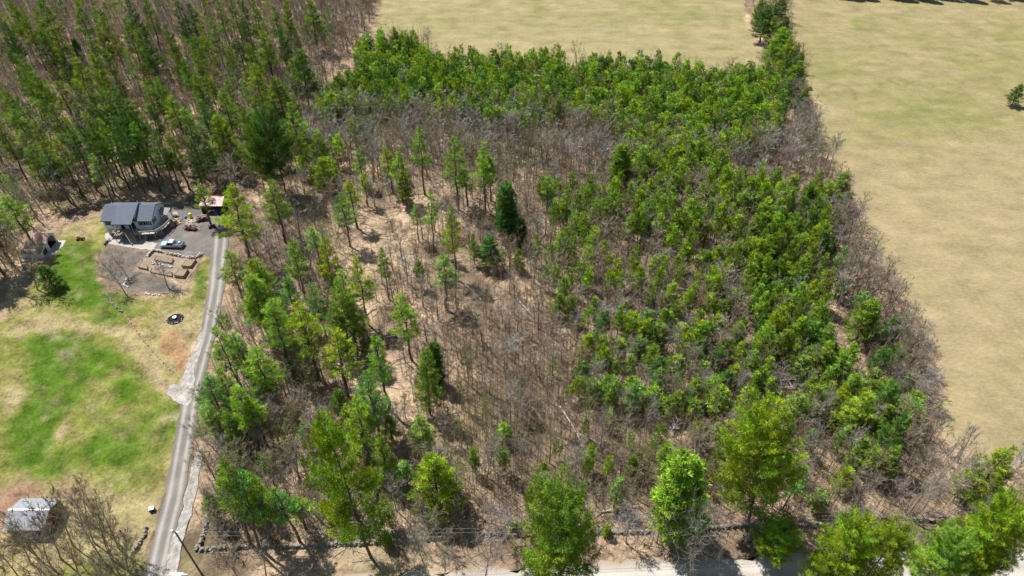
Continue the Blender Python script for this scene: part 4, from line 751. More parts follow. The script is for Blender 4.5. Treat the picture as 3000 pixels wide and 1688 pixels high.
M_dark = simple('dark_interior', (.015, .014, .014), .95, .2)
M_black = simple('black_plastic', (.015, .015, .017), .5, .2)
M_metal = simple('grey_metal', (.35, .36, .38), .4, .15, metal=.6)
hs = empty('house', (-101.1, 150, 0), label='blue-white single-storey house with a dark grey shingle roof and a front deck', cat='house')
def lc(p, o): return (p[0] - o[0], p[1] - o[1], p[2])
class LB(MB):                                      # MB in place coordinates, built local to a thing's origin
    def __init__(s, o): super().__init__(); s.o = o
    def build(s, name, mat, parent=None, **k):
        L = Vector(s.o.location); m = Matrix.Rotation(-s.o.rotation_euler[2], 3, 'Z')
        s.v = [tuple(m @ (Vector(p) - L)) for p in s.v]
        return super().build(name, mat, parent or s.o, **k)
X0, X1, Y0, Y1, ZE, ZR, YR = -107.45, -94.75, 145.75, 153.75, 4.75, 6.75, 149.85
w_ = LB(hs)
w_.hexa([(X0, Y0, 2.0), (X1, Y0, 2.0), (X1, Y1, 2.0), (X0, Y1, 2.0), (X0, Y0, ZE), (X1, Y0, ZE), (X1, Y1, ZE), (X0, Y1, ZE)])
for xx in (X0, X1 - .12): w_.extr([(xx, Y0, ZE + .002), (xx, Y1, ZE + .002), (xx, YR, ZR - .1)], (.12, 0, 0))
w_.build('wall', M_side)
w_ = LB(hs); w_.box(((X0 + X1) / 2, (Y0 + Y1) / 2, 1.0), (X1 - X0 - .12, Y1 - Y0 - .12, 2.0)); w_.build('foundation', M_found)
def slab(mb_, a, b, c, d, th=.16):                 # roof slab from four corners
    n = (Vector(b) - Vector(a)).cross(Vector(d) - Vector(a)).normalized(); n = n if n.z > 0 else -n
    P = [Vector(q) for q in (a, b, c, d)]; mb_.hexa([q - n * th for q in P] + P)
sl = (ZR - ZE) / (YR - Y0)
w_ = LB(hs); e = .35
slab(w_, (X0 - e, Y0 - e, ZE - e * sl + .1), (X1 + e, Y0 - e, ZE - e * sl + .1), (X1 + e, YR, ZR + .1), (X0 - e, YR, ZR + .1))
slab(w_, (X0 - e, YR + .004, ZR + .1), (X1 + e, YR + .004, ZR + .1), (X1 + e, Y1 + e, ZE - .08), (X0 - e, Y1 + e, ZE - .08))
rf = w_.build('roof', M_shing)
w_ = LB(hs); PXa, PXb = -104.0, -98.75
slab(w_, (PXa, 143.35, 5.15), (PXb, 143.35, 5.15), (PXb, YR - .1, 7.3), (PXa, YR - .1, 7.3), .2)
slab(w_, (PXa, YR - .09, 7.3), (PXb, YR - .09, 7.3), (PXb, YR + 1.4, 6.55), (PXa, YR + 1.4, 6.55), .2)
w_.build('porch_roof', M_shing)
w_ = LB(hs)
for xx in (PXa + .12, PXb - .24):
    w_.extr([(xx, 145.9, 5.0), (xx, 145.9, 5.78), (xx, YR, 7.08), (xx, YR, 6.88)], (.12, 0, 0))
w_.build('dormer_side', M_side)
w_ = LB(hs); w_.bar((X0 - e, Y0 - e - .03, ZE - .12), (PXa - .02, Y0 - e - .03, ZE - .12), .06, .2); w_.bar((PXb + .02, Y0 - e - .03, ZE - .12), (X1 + e, Y0 - e - .03, ZE - .12), .06, .2)
for s1, s2, z1, z2 in ((Y0 - e, YR, ZE - .08, ZR + .1), (YR, Y1 + e, ZR + .1, ZE - .08)): w_.bar((X1 + e + .04, s1, z1 - .02), (X1 + e + .04, s2, z2 - .02), .07, .2)
w_.bar((PXa, 143.31, 5.04), (PXb, 143.31, 5.04), .06, .22); w_.build('fascia', M_trim)
w_ = LB(hs)
for x_, y_ in ((-106.2, 150.6), (-99.6, 151.1)): w_.cyl((x_, y_, 6.2), (x_, y_, 7.1), .07)
w_.build('vent_pipe', M_white)
def window(x, z, w, h, y=Y0, shut=True):
    m = LB(hs); m.box((x, y - .03, z), (w + .14, .08, h + .14)); fr = m.build('window', M_white)
    m = LB(hs); m.box((x - w * .255, y - .08, z), (w * .46, .03, h - .05)); m.box((x + w * .255, y - .08, z), (w * .46, .03, h - .05)); m.build('pane', M_glass, fr)
    if shut:
        for s_ in (-1, 1):
            m = LB(hs); m.box((x + s_ * (w / 2 + .27), y - .06, z), (.36, .05, h + .1)); m.build('shutter', M_shut, fr)
window(-106.0, 3.75, .9, 1.15); window(-104.35, 3.75, .5, 1.1, shut=False); window(-97.4, 3.8, .8, 1.15); window(-95.75, 3.8, 1.05, 1.1); window(-101.9, 3.85, .8, 1.0, shut=False)
m = LB(hs); m.box((-102.7, Y0 - .05, 3.05), (.95, .08, 2.05)); dr = m.build('door', M_shut); m = LB(hs); m.box((-102.4, Y0 - .11, 3.0), (.06, .05, .12)); m.build('handle', M_metal, dr)
m = LB(hs); m.box((-100.2, Y0 - .05, 3.05), (1.7, .08, 2.0)); dr = m.build('door', M_glass)
for yy in (147.3, 151.8):
    m = LB(hs); m.box((X1 + .03, yy, 3.7), (.08, 1.1, 1.2)); fr = m.build('window', M_white); m = LB(hs); m.box((X1 + .08, yy, 3.7), (.03, .9, 1.0)); m.build('pane', M_glass, fr)
    for s_ in (-1, 1): m = LB(hs); m.box((X1 + .06, yy + s_ * .78, 3.7), (.05, .34, 1.25)); m.build('shutter', M_shut, fr)
for x_ in (PXa + .3, PXb - .2):
    m = LB(hs); m.bar((x_, 143.55, 2.0), (x_, 143.55, 5.0), .14, .14, (0, 1, 0)); m.build('porch_post', M_deckw)
m = LB(hs); slab(m, (-94.35, 149.6, 3.9), (-92.2, 149.6, 3.75), (-92.2, 152.3, 4.15), (-94.35, 152.3, 4.3), .12); m.build('entry_roof', simple('old_grey_shingles', (.27, .26, .26), .9, .4, 3, bump=.4))
for x_, y_ in ((-92.4, 149.75), (-92.4, 152.1), (-94.2, 149.75)):
    m = LB(hs); m.bar((x_, y_, 0), (x_, y_, 3.68), .14, .14, (0, 1, 0)); m.build('entry_post', M_deckw)
# front deck with stairs and ramp
dk = empty('deck', (-101, 144, 0), label='weathered wooden deck with stairs and a ramp along the front of the blue-white house', cat='deck')
m = LB(dk)
for k in range(18):
    xx = -104.15 + k * .3; m.box((xx + .14, 144.25, 1.95), (.28, 2.95, .06))
m.build('platform', M_deckw)
m = LB(dk)
RP = [(-98.75, 143.75, 1.95), (-97.9, 143.85, 1.93), (-94.1, 144.45, 1.88), (-92.9, 146.5, 1.84), (-92.4, 149.2, 1.8)]
for a_, b_ in zip(RP[:-1], RP[1:]):
    a, b = Vector(a_), Vector(b_); n = int((b - a).length / .2); d = (b - a).normalized(); s_ = Vector((-d.y, d.x, 0))
    for k in range(n): p = a + (b - a) * (k + .5) / n; m.bar(p - s_ * .62, p + s_ * .62, .19, .05)
m.build('ramp', simple('bleached_ramp_boards', (.52, .46, .44), .85, .3, 2))
m = LB(dk)
for k in range(9):
    t = k / 9; p = Vector((-100.2, 142.75, 1.85)).lerp(Vector((-98.95, 141.45, .18)), t)
    m.bar(p - Vector((.42, .42, 0)), p + Vector((.42, .42, 0)), .26, .05)
m.build('stair', simple('stair_treads', (.50, .44, .40), .85, .25, 2))
m = LB(dk)
def rail(m, pts, h=.95):
    for a_, b_ in zip(pts[:-1], pts[1:]):
        a, b = Vector(a_), Vector(b_); L = (b - a).length; m.bar(a + Vector((0, 0, h)), b + Vector((0, 0, h)), .14, .05); m.bar(a + Vector((0, 0, h * .5)), b + Vector((0, 0, h * .5)), .05, .09)
        n = max(1, round(L / 1.4))
        for k in range(n + 1): p = a + (b - a) * k / n; m.bar(p - Vector((0, 0, .1)), p + Vector((0, 0, h)), .1, .1, (0, 1, 0))
rail(m, [(-104.15, 145.7, 2), (-104.15, 142.8, 2), (-100.7, 142.8, 2)])
rail(m, [(-99.6, 143.1, 1.9), (-98.45, 141.9, .2)]); rail(m, [(-100.7, 142.4, 1.9), (-99.4, 141.05, .2)])
off = [(p[0] + .1, p[1] - .62, p[2]) for p in RP[:2]] + [(-93.7, 143.85, 1.88), (-92.25, 146.3, 1.84), (-91.7, 149.2, 1.8)]
rail(m, off); rail(m, [(-98.75, 144.5, 1.95), (-94.6, 145.1, 1.9), (-93.6, 146.9, 1.85)]); m.build('railing', simple('grey_railing', (.40, .35, .33), .85, .25, 2))
for x_, y_ in [(-104.1, 142.85), (-102.4, 142.85), (-100.8, 142.85), (-104.1, 145.4), (-98.9, 142.9), (-97.8, 143.3), (-96.4, 143.5), (-94.1, 143.9), (-92.8, 145.5), (-91.8, 148.9)]:
    m = LB(dk); m.bar((x_, y_, 0), (x_, y_, 1.85), .14, .14, (0, 1, 0)); m.build('post', M_deckw)
ch = empty('porch_chair', (-103.3, 144.2, 1.98), .4, label='pale yellow chair on the left end of the deck', cat='chair')
m = MB(); m.box((0, 0, .42), (.6, .6, .06)); m.build('seat', M_wood, ch); m = MB(); m.box((0, .3, .75), (.6, .06, .62)); m.build('backrest', M_wood, ch)
for sx in (-.26, .26):
    for sy in (-.26, .26): m = MB(); m.bar((sx, sy, 0), (sx, sy, .4), .05, .05, (0, 1, 0)); m.build('leg', M_wood, ch)
# barn at the lawn's left edge
bn = empty('barn', (-121.8, 139, 0), label='white barn with a faded pink-red roof and dark open bay left of the lawn', cat='barn')
FX, BX_ = -119.8, -124.6
def frame(o, ring, hole, x, t):                    # wall with an opening: ring and hole have the same number of points (y, z)
    n = len(ring); vs = []
    for xx in (x, x - t): vs += [(xx, *p) for p in ring] + [(xx, *p) for p in hole]
    fs = []
    for i in range(n):
        j = (i + 1) % n; fs += [(i, j, n + j, n + i), (2 * n + i, 3 * n + i, 3 * n + j, 2 * n + j), (n + i, n + j, 3 * n + j, 3 * n + i), (i, 2 * n + i, 2 * n + j, j)]
    o.add(vs, fs)
m = LB(bn)
frame(m, [(138.9, 0), (138.9, 2.6), (141.0, 4.1), (143.1, 2.6), (143.1, 0), (141.0, 0)], [(139.5, .01), (139.5, 1.9), (140.3, 2.9), (142.0, 2.9), (142.6, 1.9), (142.6, .01)], FX, .15)
frame(m, [(135.6, 0), (135.6, 1.7), (136.6, 1.97), (138.88, 2.55), (138.88, 0), (137.0, 0)], [(136.5, .01), (136.5, 1.0), (136.8, 1.5), (138.2, 1.8), (138.4, 1.2), (138.4, .01)], FX, .15)
m.box((BX_, 139.35, 1.2), (.15, 7.5, 2.4)); m.box(((FX + BX_) / 2 - .08, 135.68, .85), (abs(FX - BX_) - .18, .14, 1.7)); m.box(((FX + BX_) / 2 - .08, 143.02, 1.3), (abs(FX - BX_) - .18, .14, 2.6))
m.build('wall', simple('white_barn_boards', (.66, .68, .72), .7, .12, 2))
m = LB(bn)
slab(m, (BX_ - .3, 138.7, 2.55), (FX + .35, 138.7, 2.55), (FX + .35, 141.0, 4.25), (BX_ - .3, 141.0, 4.25), .1)
slab(m, (BX_ - .3, 141.0, 4.25), (FX + .35, 141.0, 4.25), (FX + .35, 143.4, 2.5), (BX_ - .3, 143.4, 2.5), .1)
m.build('roof', M_redr)
m = LB(bn); slab(m, (BX_ - .2, 135.35, 1.75), (FX + .1, 135.35, 1.75), (FX + .1, 138.7, 2.5), (BX_ - .2, 138.7, 2.5), .1); m.build('lean_to_roof', simple('brown_lean_to_roof', (.30, .24, .2), .85, .3))
m = LB(bn); m.box((FX - .35, 137.45, .8), (.06, 1.9, 1.6)); m.build('door', M_red)
m = LB(bn); m.box(((FX + BX_) / 2, 141.0, .03), (4.4, 3.8, .04)); m.build('floor', M_dark)
bt_ = empty('boat', (-123.9, 135.0, 0), 1.0, label='small upturned blue boat lying left of the barn', cat='boat')
m = MB()
prof = [(-1.5, .15), (-.9, .45), (0, .6), (.9, .5), (1.7, .08)]
vs = []; fs = []
for x_, hw in prof:
    for k in range(7): t = math.pi * k / 6; vs.append((x_, math.cos(t) * hw, math.sin(t) * hw * .75 + .02))
for i in range(4):
    for k in range(6): fs.append((i * 7 + k, i * 7 + k + 1, (i + 1) * 7 + k + 1, (i + 1) * 7 + k))
fs += [tuple(range(7)), tuple(range(28, 35))[::-1]]
m.add(vs, fs); m.build('hull', simple('blue_paint', (.10, .30, .60), .45, .15), bt_, smooth=True); m = MB(); m.bar((-1.5, 0, .16), (0, 0, .52), .05, .05); m.bar((0, 0, .52), (1.6, 0, .2), .05, .05); m.build('keel', M_trim, bt_)
# grey shed, lower left
gs = empty('metal_shed', (-83, 62.4, 0), label='grey shed with a galvanised metal roof behind bare trees in the lower left corner', cat='shed')
m = LB(gs); a0, a1, b0, b1 = -86.1, -79.6, 59.7, 65.2
m.hexa([(a0, b0, 0), (a1, b0, 0), (a1, b1, 0), (a0, b1, 0), (a0, b0, 2.6), (a1, b0, 2.6), (a1, b1, 2.6), (a0, b1, 2.6)])
for xx in (a0, a1 - .1): m.extr([(xx, b0, 2.602), (xx, b1, 2.602), (xx, 62.45, 3.85)], (.1, 0, 0))
m.build('wall', M_brownw)
m = LB(gs); slab(m, (a0 - .25, b0 - .3, 2.58), (a1 + .25, b0 - .3, 2.58), (a1 + .25, 62.45, 4.0), (a0 - .25, 62.45, 4.0), .08); slab(m, (a0 - .25, 62.455, 4.0), (a1 + .25, 62.455, 4.0), (a1 + .25, b1 + .3, 2.58), (a0 - .25, b1 + .3, 2.58), .08); m.build('roof', M_galv)
m = LB(gs); m.bar((a0 - .25, 62.45, 4.03), (a1 + .25, 62.45, 4.03), .25, .05); m.build('ridge_cap', M_metal)
m = LB(gs); m.box((-81.4, b0 - .03, 1.05), (1.9, .06, 2.1)); m.build('door', M_dark)
# pink-roofed lean-to behind the yard
ls = empty('open_shed', (-82.6, 157, 0), label='open wooden shed with a faded pink roof at the back of the parking yard', cat='shed')
m = LB(ls); slab(m, (-86.0, 155.2, 2.7), (-79.6, 155.2, 2.7), (-79.6, 158.2, 3.9), (-85.6, 158.2, 3.9), .1); m.build('roof', simple('pink_metal_roof', (.58, .36, .38), .5, .2, 1, stretch=(5, .3, 1)))
m = LB(ls); m.box((-82.7, 158.3, 1.7), (6.2, .12, 3.4)); m.box((-85.6, 156.7, 1.3), (.12, 3.0, 2.6)); m.box((-79.8, 156.7, 1.3), (.12, 3.0, 2.6)); m.build('wall', M_brownw)
m = LB(ls); m.bar((-84.5, 158.45, 3.9), (-80.6, 158.45, 3.95), .5, .06); m.build('ridge_sheet', M_red)
for x_ in (-85.6, -82.6, -79.8): m = LB(ls); m.bar((x_, 155.4, 0), (x_, 155.4, 2.65), .14, .14, (0, 1, 0)); m.build('post', M_brownw)
m = MB(); m.box((-81.6, 155.0, .55), (.9, .9, 1.1)); tag(m.build('tarp_bundle', simple('blue_tarp', (.03, .10, .40), .6, .3), bevel=.12), 'blue tarp bundle under the pink shed roof', 'tarp')
# ------------------------------------------------------------------ pickup truck (nose towards -x)
tk = empty('pickup_truck', (-88.45, 140.6, .10), R(-2), label='pale blue pickup truck with a white cab roof on the grey yard', cat='pickup truck')
M_tb = simple('pale_teal_paint', (.36, .58, .66), .25, .04, spec=.6); M_tl = simple('silver_blue_paint', (.42, .50, .60), .28, .05, spec=.6)
hwid = .98
def side_extr(prof, y0, y1): m = MB(); m.extr([(x, y0, z) for x, z in prof], (0, y1 - y0, 0)); return m
m = side_extr([(-2.9, .45), (2.85, .45), (2.88, .95), (.9, .98), (-1.35, .98), (-2.75, .93), (-2.92, .75)], -hwid, hwid); bd = m.build('body', M_tl, tk, bevel=.05)
m = MB(); m.hexa([(-2.8, -.86, .94), (-1.3, -.9, .985), (-1.3, .9, .985), (-2.8, .86, .94), (-2.72, -.78, 1.05), (-1.25, -.84, 1.15), (-1.25, .84, 1.15), (-2.72, .78, 1.05)]); m.build('hood', M_tb, tk, bevel=.03)
m = MB(); m.hexa([(-1.3, -.95, .985), (.78, -.95, .985), (.78, .95, .985), (-1.3, .95, .985), (-.52, -.76, 1.78), (.62, -.78, 1.78), (.62, .78, 1.78), (-.52, .76, 1.78)]); cbn = m.build('cab', M_tl, tk, bevel=.03)
m = MB(); m.hexa([(-.55, -.77, 1.78), (.66, -.79, 1.78), (.66, .79, 1.78), (-.55, .77, 1.78), (-.45, -.70, 1.86), (.58, -.72, 1.86), (.58, .72, 1.86), (-.45, .70, 1.86)]); m.build('cab_roof', M_white, tk, bevel=.02)
m = MB(); m.add([(-1.24, -.82, 1.12), (-1.24, .82, 1.12), (-.60, .68, 1.73), (-.60, -.68, 1.73), (-1.20, -.82, 1.10), (-1.20, .82, 1.10), (-.56, .68, 1.70), (-.56, -.68, 1.70)], [(0, 1, 2, 3), (7, 6, 5, 4), (0, 4, 5, 1), (1, 5, 6, 2), (2, 6, 7, 3), (3, 7, 4, 0)]); m.build('windshield', M_glass, tk)
for s_ in (-1, 1):
    m = MB(); m.add([(-1.0, s_ * .95, 1.08), (.05, s_ * .945, 1.08), (.05, s_ * .82, 1.68), (-.55, s_ * .815, 1.68)] + [(-1.0, s_ * .9, 1.08), (.05, s_ * .9, 1.08), (.05, s_ * .78, 1.68), (-.55, s_ * .78, 1.68)], [(0, 1, 2, 3), (7, 6, 5, 4), (0, 4, 5, 1), (1, 5, 6, 2), (2, 6, 7, 3), (3, 7, 4, 0)]); m.build('side_window', M_glass, tk)
    m = MB(); m.add([(.12, s_ * .95, 1.08), (.66, s_ * .95, 1.08), (.56, s_ * .82, 1.66), (.12, s_ * .82, 1.66)] + [(.12, s_ * .9, 1.08), (.66, s_ * .9, 1.08), (.56, s_ * .78, 1.66), (.12, s_ * .78, 1.66)], [(0, 1, 2, 3), (7, 6, 5, 4), (0, 4, 5, 1), (1, 5, 6, 2), (2, 6, 7, 3), (3, 7, 4, 0)]); m.build('side_window', M_glass, tk)
    m = MB(); m.box((1.86, s_ * .93, 1.14), (1.96, .12, .36)); m.build('bed_side', M_tl, tk, bevel=.03)
    m = MB(); m.box((-.95, s_ * 1.08, 1.15), (.14, .2, .16)); m.build('mirror', M_black, tk, bevel=.02)
    m = MB(); m.box((-2.86, s_ * .72, .82), (.12, .34, .16)); m.build('headlight', M_white, tk, bevel=.02)
    m = MB(); m.box((2.88, s_ * .86, .95), (.06, .14, .3)); m.build('taillight', M_red, tk)
    for xx in (-1.85, 1.75):
        m = MB(); m.cyl((xx, s_ * .78, .38), (xx, s_ * 1.0, .38), .38, 20); wh = m.build('wheel', M_black, tk); m = MB(); m.cyl((xx, s_ * 1.0, .38), (xx, s_ * 1.015, .38), .2, 14); m.build('rim', M_metal, wh)
m = MB(); m.box((1.86, 0, 1.0), (1.96, 1.72, .04)); m.build('bed_floor', M_trim, tk)
m = MB(); m.box((2.84, 0, 1.14), (.1, 1.7, .36)); m.build('tailgate', M_tl, tk, bevel=.02)
m = MB(); m.box((-2.98, 0, .52), (.16, 1.8, .2)); m.build('bumper', M_metal, tk, bevel=.03); m = MB(); m.box((2.97, 0, .52), (.12, 1.8, .2)); m.build('bumper', M_metal, tk, bevel=.03)
m = MB(); m.box((-2.93, 0, .75), (.06, 1.0, .22)); m.build('grille', M_black, tk)
cr8 = empty('tool_crate', (-86.5, 140.8, 1.13), .2, label='white crate lying in the bed of the pale blue pickup', cat='crate')
m = MB(); m.box((0, 0, .16), (.55, .4, .3)); m.build('box', M_white, cr8, bevel=.02); m = MB(); m.box((0, 0, .33), (.6, .45, .04)); m.build('lid', M_white, cr8)
# ------------------------------------------------------------------ yard things
def log_pile(x, y, rz, n, lab, grp, cat_lab, red=True):
    tr = empty('flat_trailer', (x, y, .09), rz, label=lab, cat='trailer')
    m = MB(); m.box((0, 0, .55), (3.4, 1.7, .1)); m.build('deck', M_brownw, tr); m = MB(); m.bar((1.7, 0, .5), (2.9, 0, .4), .1, .1); m.build('drawbar', M_metal, tr)
    for s_ in (-1, 1): m = MB(); m.cyl((0, s_ * .88, .3), (0, s_ * 1.06, .3), .3, 14); m.build('wheel', M_black, tr)
    M_l = simple('split_firewood', (.42, .27, .24), .9, .4, 2)
    mr = Matrix.Rotation(rz, 3, 'Z')
    for i in range(n):
        lay = min(3, i * 4 // n); w2 = .8 - lay * .17; p = Vector((rnd.uniform(-1.3, 1.3) * (1 - lay * .12), rnd.uniform(-w2, w2), .75 + lay * .24 + rnd.uniform(-.04, .04))); L = rnd.uniform(.9, 1.9); a_ = rnd.gauss(0, .35) ; r_ = rnd.uniform(.08, .14)
        d = Vector((math.cos(a_), math.sin(a_), rnd.gauss(0, .06))) * L / 2; m = MB(); m.tube([-d, d * .1, d], [r_, r_ * .95, r_ * .85], 7); o = m.build('log', M_l); o.location = Vector((x, y, .09)) + mr @ p; o.rotation_euler = (0, 0, rz)
        tag(o, cat_lab, 'log', grp)
log_pile(-86.5, 148.3, R(-12), 44, 'flat trailer loaded with reddish firewood in the middle of the parking yard', 'logs on the trailer in the yard', 'reddish split log on the trailer in the middle of the yard')
log_pile(-84.6, 152.4, R(20), 26, 'small wood cart with reddish logs under the spreading pine branches', 'logs on the cart by the pink shed', 'reddish log on the cart near the pink shed roof')
def barrel(nm, x, y, z, r, h, mat, lab, cat='barrel', lidm=None):
    b = empty(nm, (x, y, z), label=lab, cat=cat); m = MB(); m.tube([(0, 0, 0), (0, 0, h * .12), (0, 0, h * .5), (0, 0, h * .88), (0, 0, h)], [r * .88, r * .97, r, r * .97, r * .88], 16); m.build('body', mat, b, smooth=False); m = MB(); m.cyl((0, 0, h), (0, 0, h + .05), r * .92, 16); m.build('lid', lidm or mat, b)
barrel('barrel', -92.35, 153.3, .09, .55, .8, M_black, 'dark round tub below the white disc beside the house entry')
dsh = empty('round_table', (-92.5, 154.1, .09), label='white round tabletop tilted beside the house entry', cat='table')
m = MB(); m.tube([(0, 0, .9), (.05, -.04, .97)], [.62, .6], 20); m.build('tabletop', M_white, dsh); m = MB(); m.cyl((0, 0, 0), (0, 0, .9), .06); m.build('pedestal', M_metal, dsh)
barrel('barrel', -88.35, 153.5, .09, .42, 1.3, simple('yellow_plastic', (.62, .60, .03), .5, .1), 'tall bright yellow barrel at the back of the parking yard')
barrel('bin', -89.6, 153.3, .09, .38, .6, simple('blue_plastic', (.04, .20, .62), .5, .1), 'small blue bin left of the yellow barrel', 'bin')
m = MB(); [m.rock((-87.6 + rnd.gauss(0, .7), 151.6 + rnd.gauss(0, .45), .12 + rnd.random() * .2), rnd.uniform(.12, .3)) for _ in range(60)]
tag(m.build('sand_heap', simple('pale_rubble', (.52, .46, .36), .95, .25)), 'low heap of pale rubble between the yellow barrel and the firewood trailer', 'rubble heap')
pal_m = MB(); [pal_m.box((0, -.5 + k * .16, .13), (1.2, .1, .025)) for k in range(7)]; [pal_m.box((dx, 0, .06), (.1, 1.1, .1)) for dx in (-.52, 0, .52)]
po = pal_m.build('pallet', M_wood); po.location = (-91.6, 151.0, .5); po.rotation_euler = (.35, -.1, .4); tag(po, 'new yellowish pallet tilted on the lumber heap right of the house', 'pallet')
for i, (p, e_, l_) in enumerate([((-90.7, 150.6, .25), (.1, .2, .9), 'pale pallet lying at the right end of the lumber heap'), ((-92.1, 152.4, .4), (-.2, .1, 0.1), 'pallet leaning behind the lumber heap near the tub'), ((-91.9, 149.7, .3), (.2, -.2, 1.3), 'lowest pallet in front of the lumber heap')]):
    q = po.copy(); q.location = p; q.rotation_euler = e_; q['label'] = l_; link(q)
for k in range(16):
    m = MB(); L = rnd.uniform(1.2, 2.6); m.box((0, 0, 0), (L, .14, .05)); o = m.build('plank', M_wood if k % 3 else M_deckw); o.location = (-91.4 + rnd.gauss(0, .6), 150.9 + rnd.gauss(0, .7), .15 + k * .05); o.rotation_euler = (rnd.gauss(0, .1), rnd.gauss(0, .12), rnd.uniform(-.6, 1.2)); tag(o, 'loose plank in the lumber heap right of the house', 'plank', 'planks heaped beside the house')
# four-wheeler in the shade of the tall pine
av = empty('quad_bike', (-80.9, 148.9, .09), .3, label='black quad bike parked in the shade beneath the spreading yellow-green pine', cat='quad bike')
m = MB(); m.box((0, 0, .55), (1.5, .45, .3)); m.build('body', M_black, av, bevel=.08); m = MB(); m.box((.15, 0, .78), (.8, .32, .14)); m.build('seat', M_black, av, bevel=.05); m = MB(); m.bar((-.4, -.4, .98), (-.4, .4, .98), .05, .05); m.bar((-.45, 0, .65), (-.4, 0, .98), .05, .05); m.build('handlebar', M_metal, av)
for sx in (-.6, .6):
    m = MB(); m.box((sx, 0, .74), (.6, .95, .06)); m.build('fender', M_black, av, bevel=.02)
    for sy in (-.45, .45): m = MB(); m.cyl((sx, sy - .12, .28), (sx, sy + .12, .28), .28, 14); m.build('wheel', M_black, av)
# white utility trailer glimpsed right of the tall pine
ut = empty('camper_trailer', (-69.0, 147.2, 0), -.2, label='white flatbed trailer with tan load half hidden right of the spreading pine', cat='trailer')
m = MB(); m.box((0, 0, .65), (3.2, 1.8, .12)); m.build('bed', M_white, ut); m = MB(); m.box((.1, .1, .95), (1.9, 1.2, .45)); m.build('load', M_soil, ut, bevel=.1)
for sy in (-.93, .93):
    m = MB(); m.box((0, sy, .85), (3.2, .06, .3)); m.build('side_board', M_white, ut); m = MB(); m.cyl((0, sy * 1.04, .32), (0, sy * 1.2, .32), .32, 14); m.build('wheel', M_black, ut)
# ride-on mower
mw = empty('ride_on_mower', (-114.0, 143.6, .03), .05, label='dark red ride-on mower on the grass between the barn and the house', cat='mower')
m = MB(); m.box((.55, 0, .5), (.8, .5, .4)); m.build('hood', M_red, mw, bevel=.08); m = MB(); m.box((-.45, 0, .42), (.8, .8, .22)); m.build('body', M_red, mw, bevel=.05); m = MB(); m.box((-.35, 0, .62), (.4, .42, .12)); m.box((-.56, 0, .82), (.1, .42, .36)); m.build('seat', M_black, mw, bevel=.04)
m = MB(); m.bar((.15, 0, .5), (.02, 0, .85), .05, .05); m.tube([(.02, 0, .85), (.0, 0, .88)], [.17, .17], 12); m.build('steering_wheel', M_black, mw)
m = MB(); m.box((.05, 0, .2), (.8, 1.05, .14)); m.build('cutting_deck', M_trim, mw, bevel=.04)
for sx, r_ in ((.8, .2), (-.6, .28)):
    for sy in (-.42, .42): m = MB(); m.cyl((sx, sy - .1, r_), (sx, sy + .1, r_), r_, 14); m.build('wheel', M_black, mw)
# garden beds
def bed(c, h, lab, rim=.07, nm='garden_bed', trellis=False):
    P = [Vector((x, y, 0)) for x, y in c]; ce = sum(P, Vector()) / len(P); b = empty(nm, (ce.x, ce.y, .07), label=lab, cat='garden bed')
    Q = [p - ce for p in P]
    for i in range(4):
        a, d = Q[i], Q[(i + 1) % 4]; m = MB(); t = (d - a).normalized() * rim * .5; m.bar(a + t + Vector((0, 0, h / 2)), d - t + Vector((0, 0, h / 2)), rim, h); m.build('side_board', M_bedw, b)
    m = MB(); q = [p * .93 for p in Q]; m.hexa([(p.x, p.y, .01) for p in q] + [(p.x, p.y, h - .06 + rnd.uniform(-.03, .03)) for p in q]); m.build('soil', M_soil, b)
    for p in Q: m = MB(); m.bar((p.x, p.y, 0), (p.x, p.y, h + .12), .12, .12, (0, 1, 0)); m.build('corner_post', M_brownw, b)
def cbp(L, h): return [cb(x, y, h)[:2] for x, y in L]
bed(cbp([(590, 450), (1150, 560), (1190, 430), (640, 340)], .6), .6, 'long raised bed with wooden sides nearest the garden stone wall')
bed(cbp([(1480, 650), (1770, 665), (1930, 440), (1610, 480)], .8), .8, 'tall square raised bed at the right end of the garden below the wall corner')
bed(cbp([(1230, 960), (1530, 990), (1670, 760), (1370, 775)], .9), .9, 'tall raised bed of brown soil at the lower right of the garden')
bed(cbp([(60, 690), (350, 760), (340, 640), (200, 470)], .6), .6, 'small dark raised bed at the left corner of the garden')
bed(cbp([(450, 850), (1160, 990), (1150, 870), (490, 750)], .45), .45, 'long low bed of dead stalks along the lower side of the garden')
m = MB()
for k in range(70): t = rnd.random(); p = Vector(cb(500, 570)).lerp(Vector(cb(1140, 720)), t); m.rock(p + Vector((rnd.gauss(0, .15), rnd.gauss(0, .28), .15 + rnd.random() * .2)), rnd.uniform(.1, .27))
tag(m.build('stone_row', M_stonew), 'row of white stones and bags between the two long garden beds', 'stones')
def wall(name, pts, w, h, lab, n=7, mat=None, cat='stone wall'):
    m = MB()
    for a_, b_ in zip(pts[:-1], pts[1:]):
        a, b = Vector((*a_[:2], 0)), Vector((*b_[:2], 0)); L = (b - a).length; d = (b - a).normalized(); s_ = Vector((-d.y, d.x, 0))
        for k in range(int(L * n)):
            lay = rnd.choice([0, 0, 1, 2]); p = a + (b - a) * rnd.random() + s_ * rnd.gauss(0, w * .4 * (1 - lay * .25)); m.rock(p + Vector((0, 0, .1 + lay * h * .36)), rnd.uniform(.16, .34) * (1 if h > .6 else .8 if h > .4 else .45))
    return tag(m.build(name, mat or M_stone), lab, cat)
wall('stone_wall', [cb(340, 400), cb(560, 175), cb(1100, 290), cb(1500, 370), cb(1900, 425), cb(2030, 360), cb(2160, 260)], .35, .8, 'pale stone wall along the top of the garden beds below the pickup', 14, simple('pale_field_stone', (.42, .39, .36), .9, .35, 1.5))
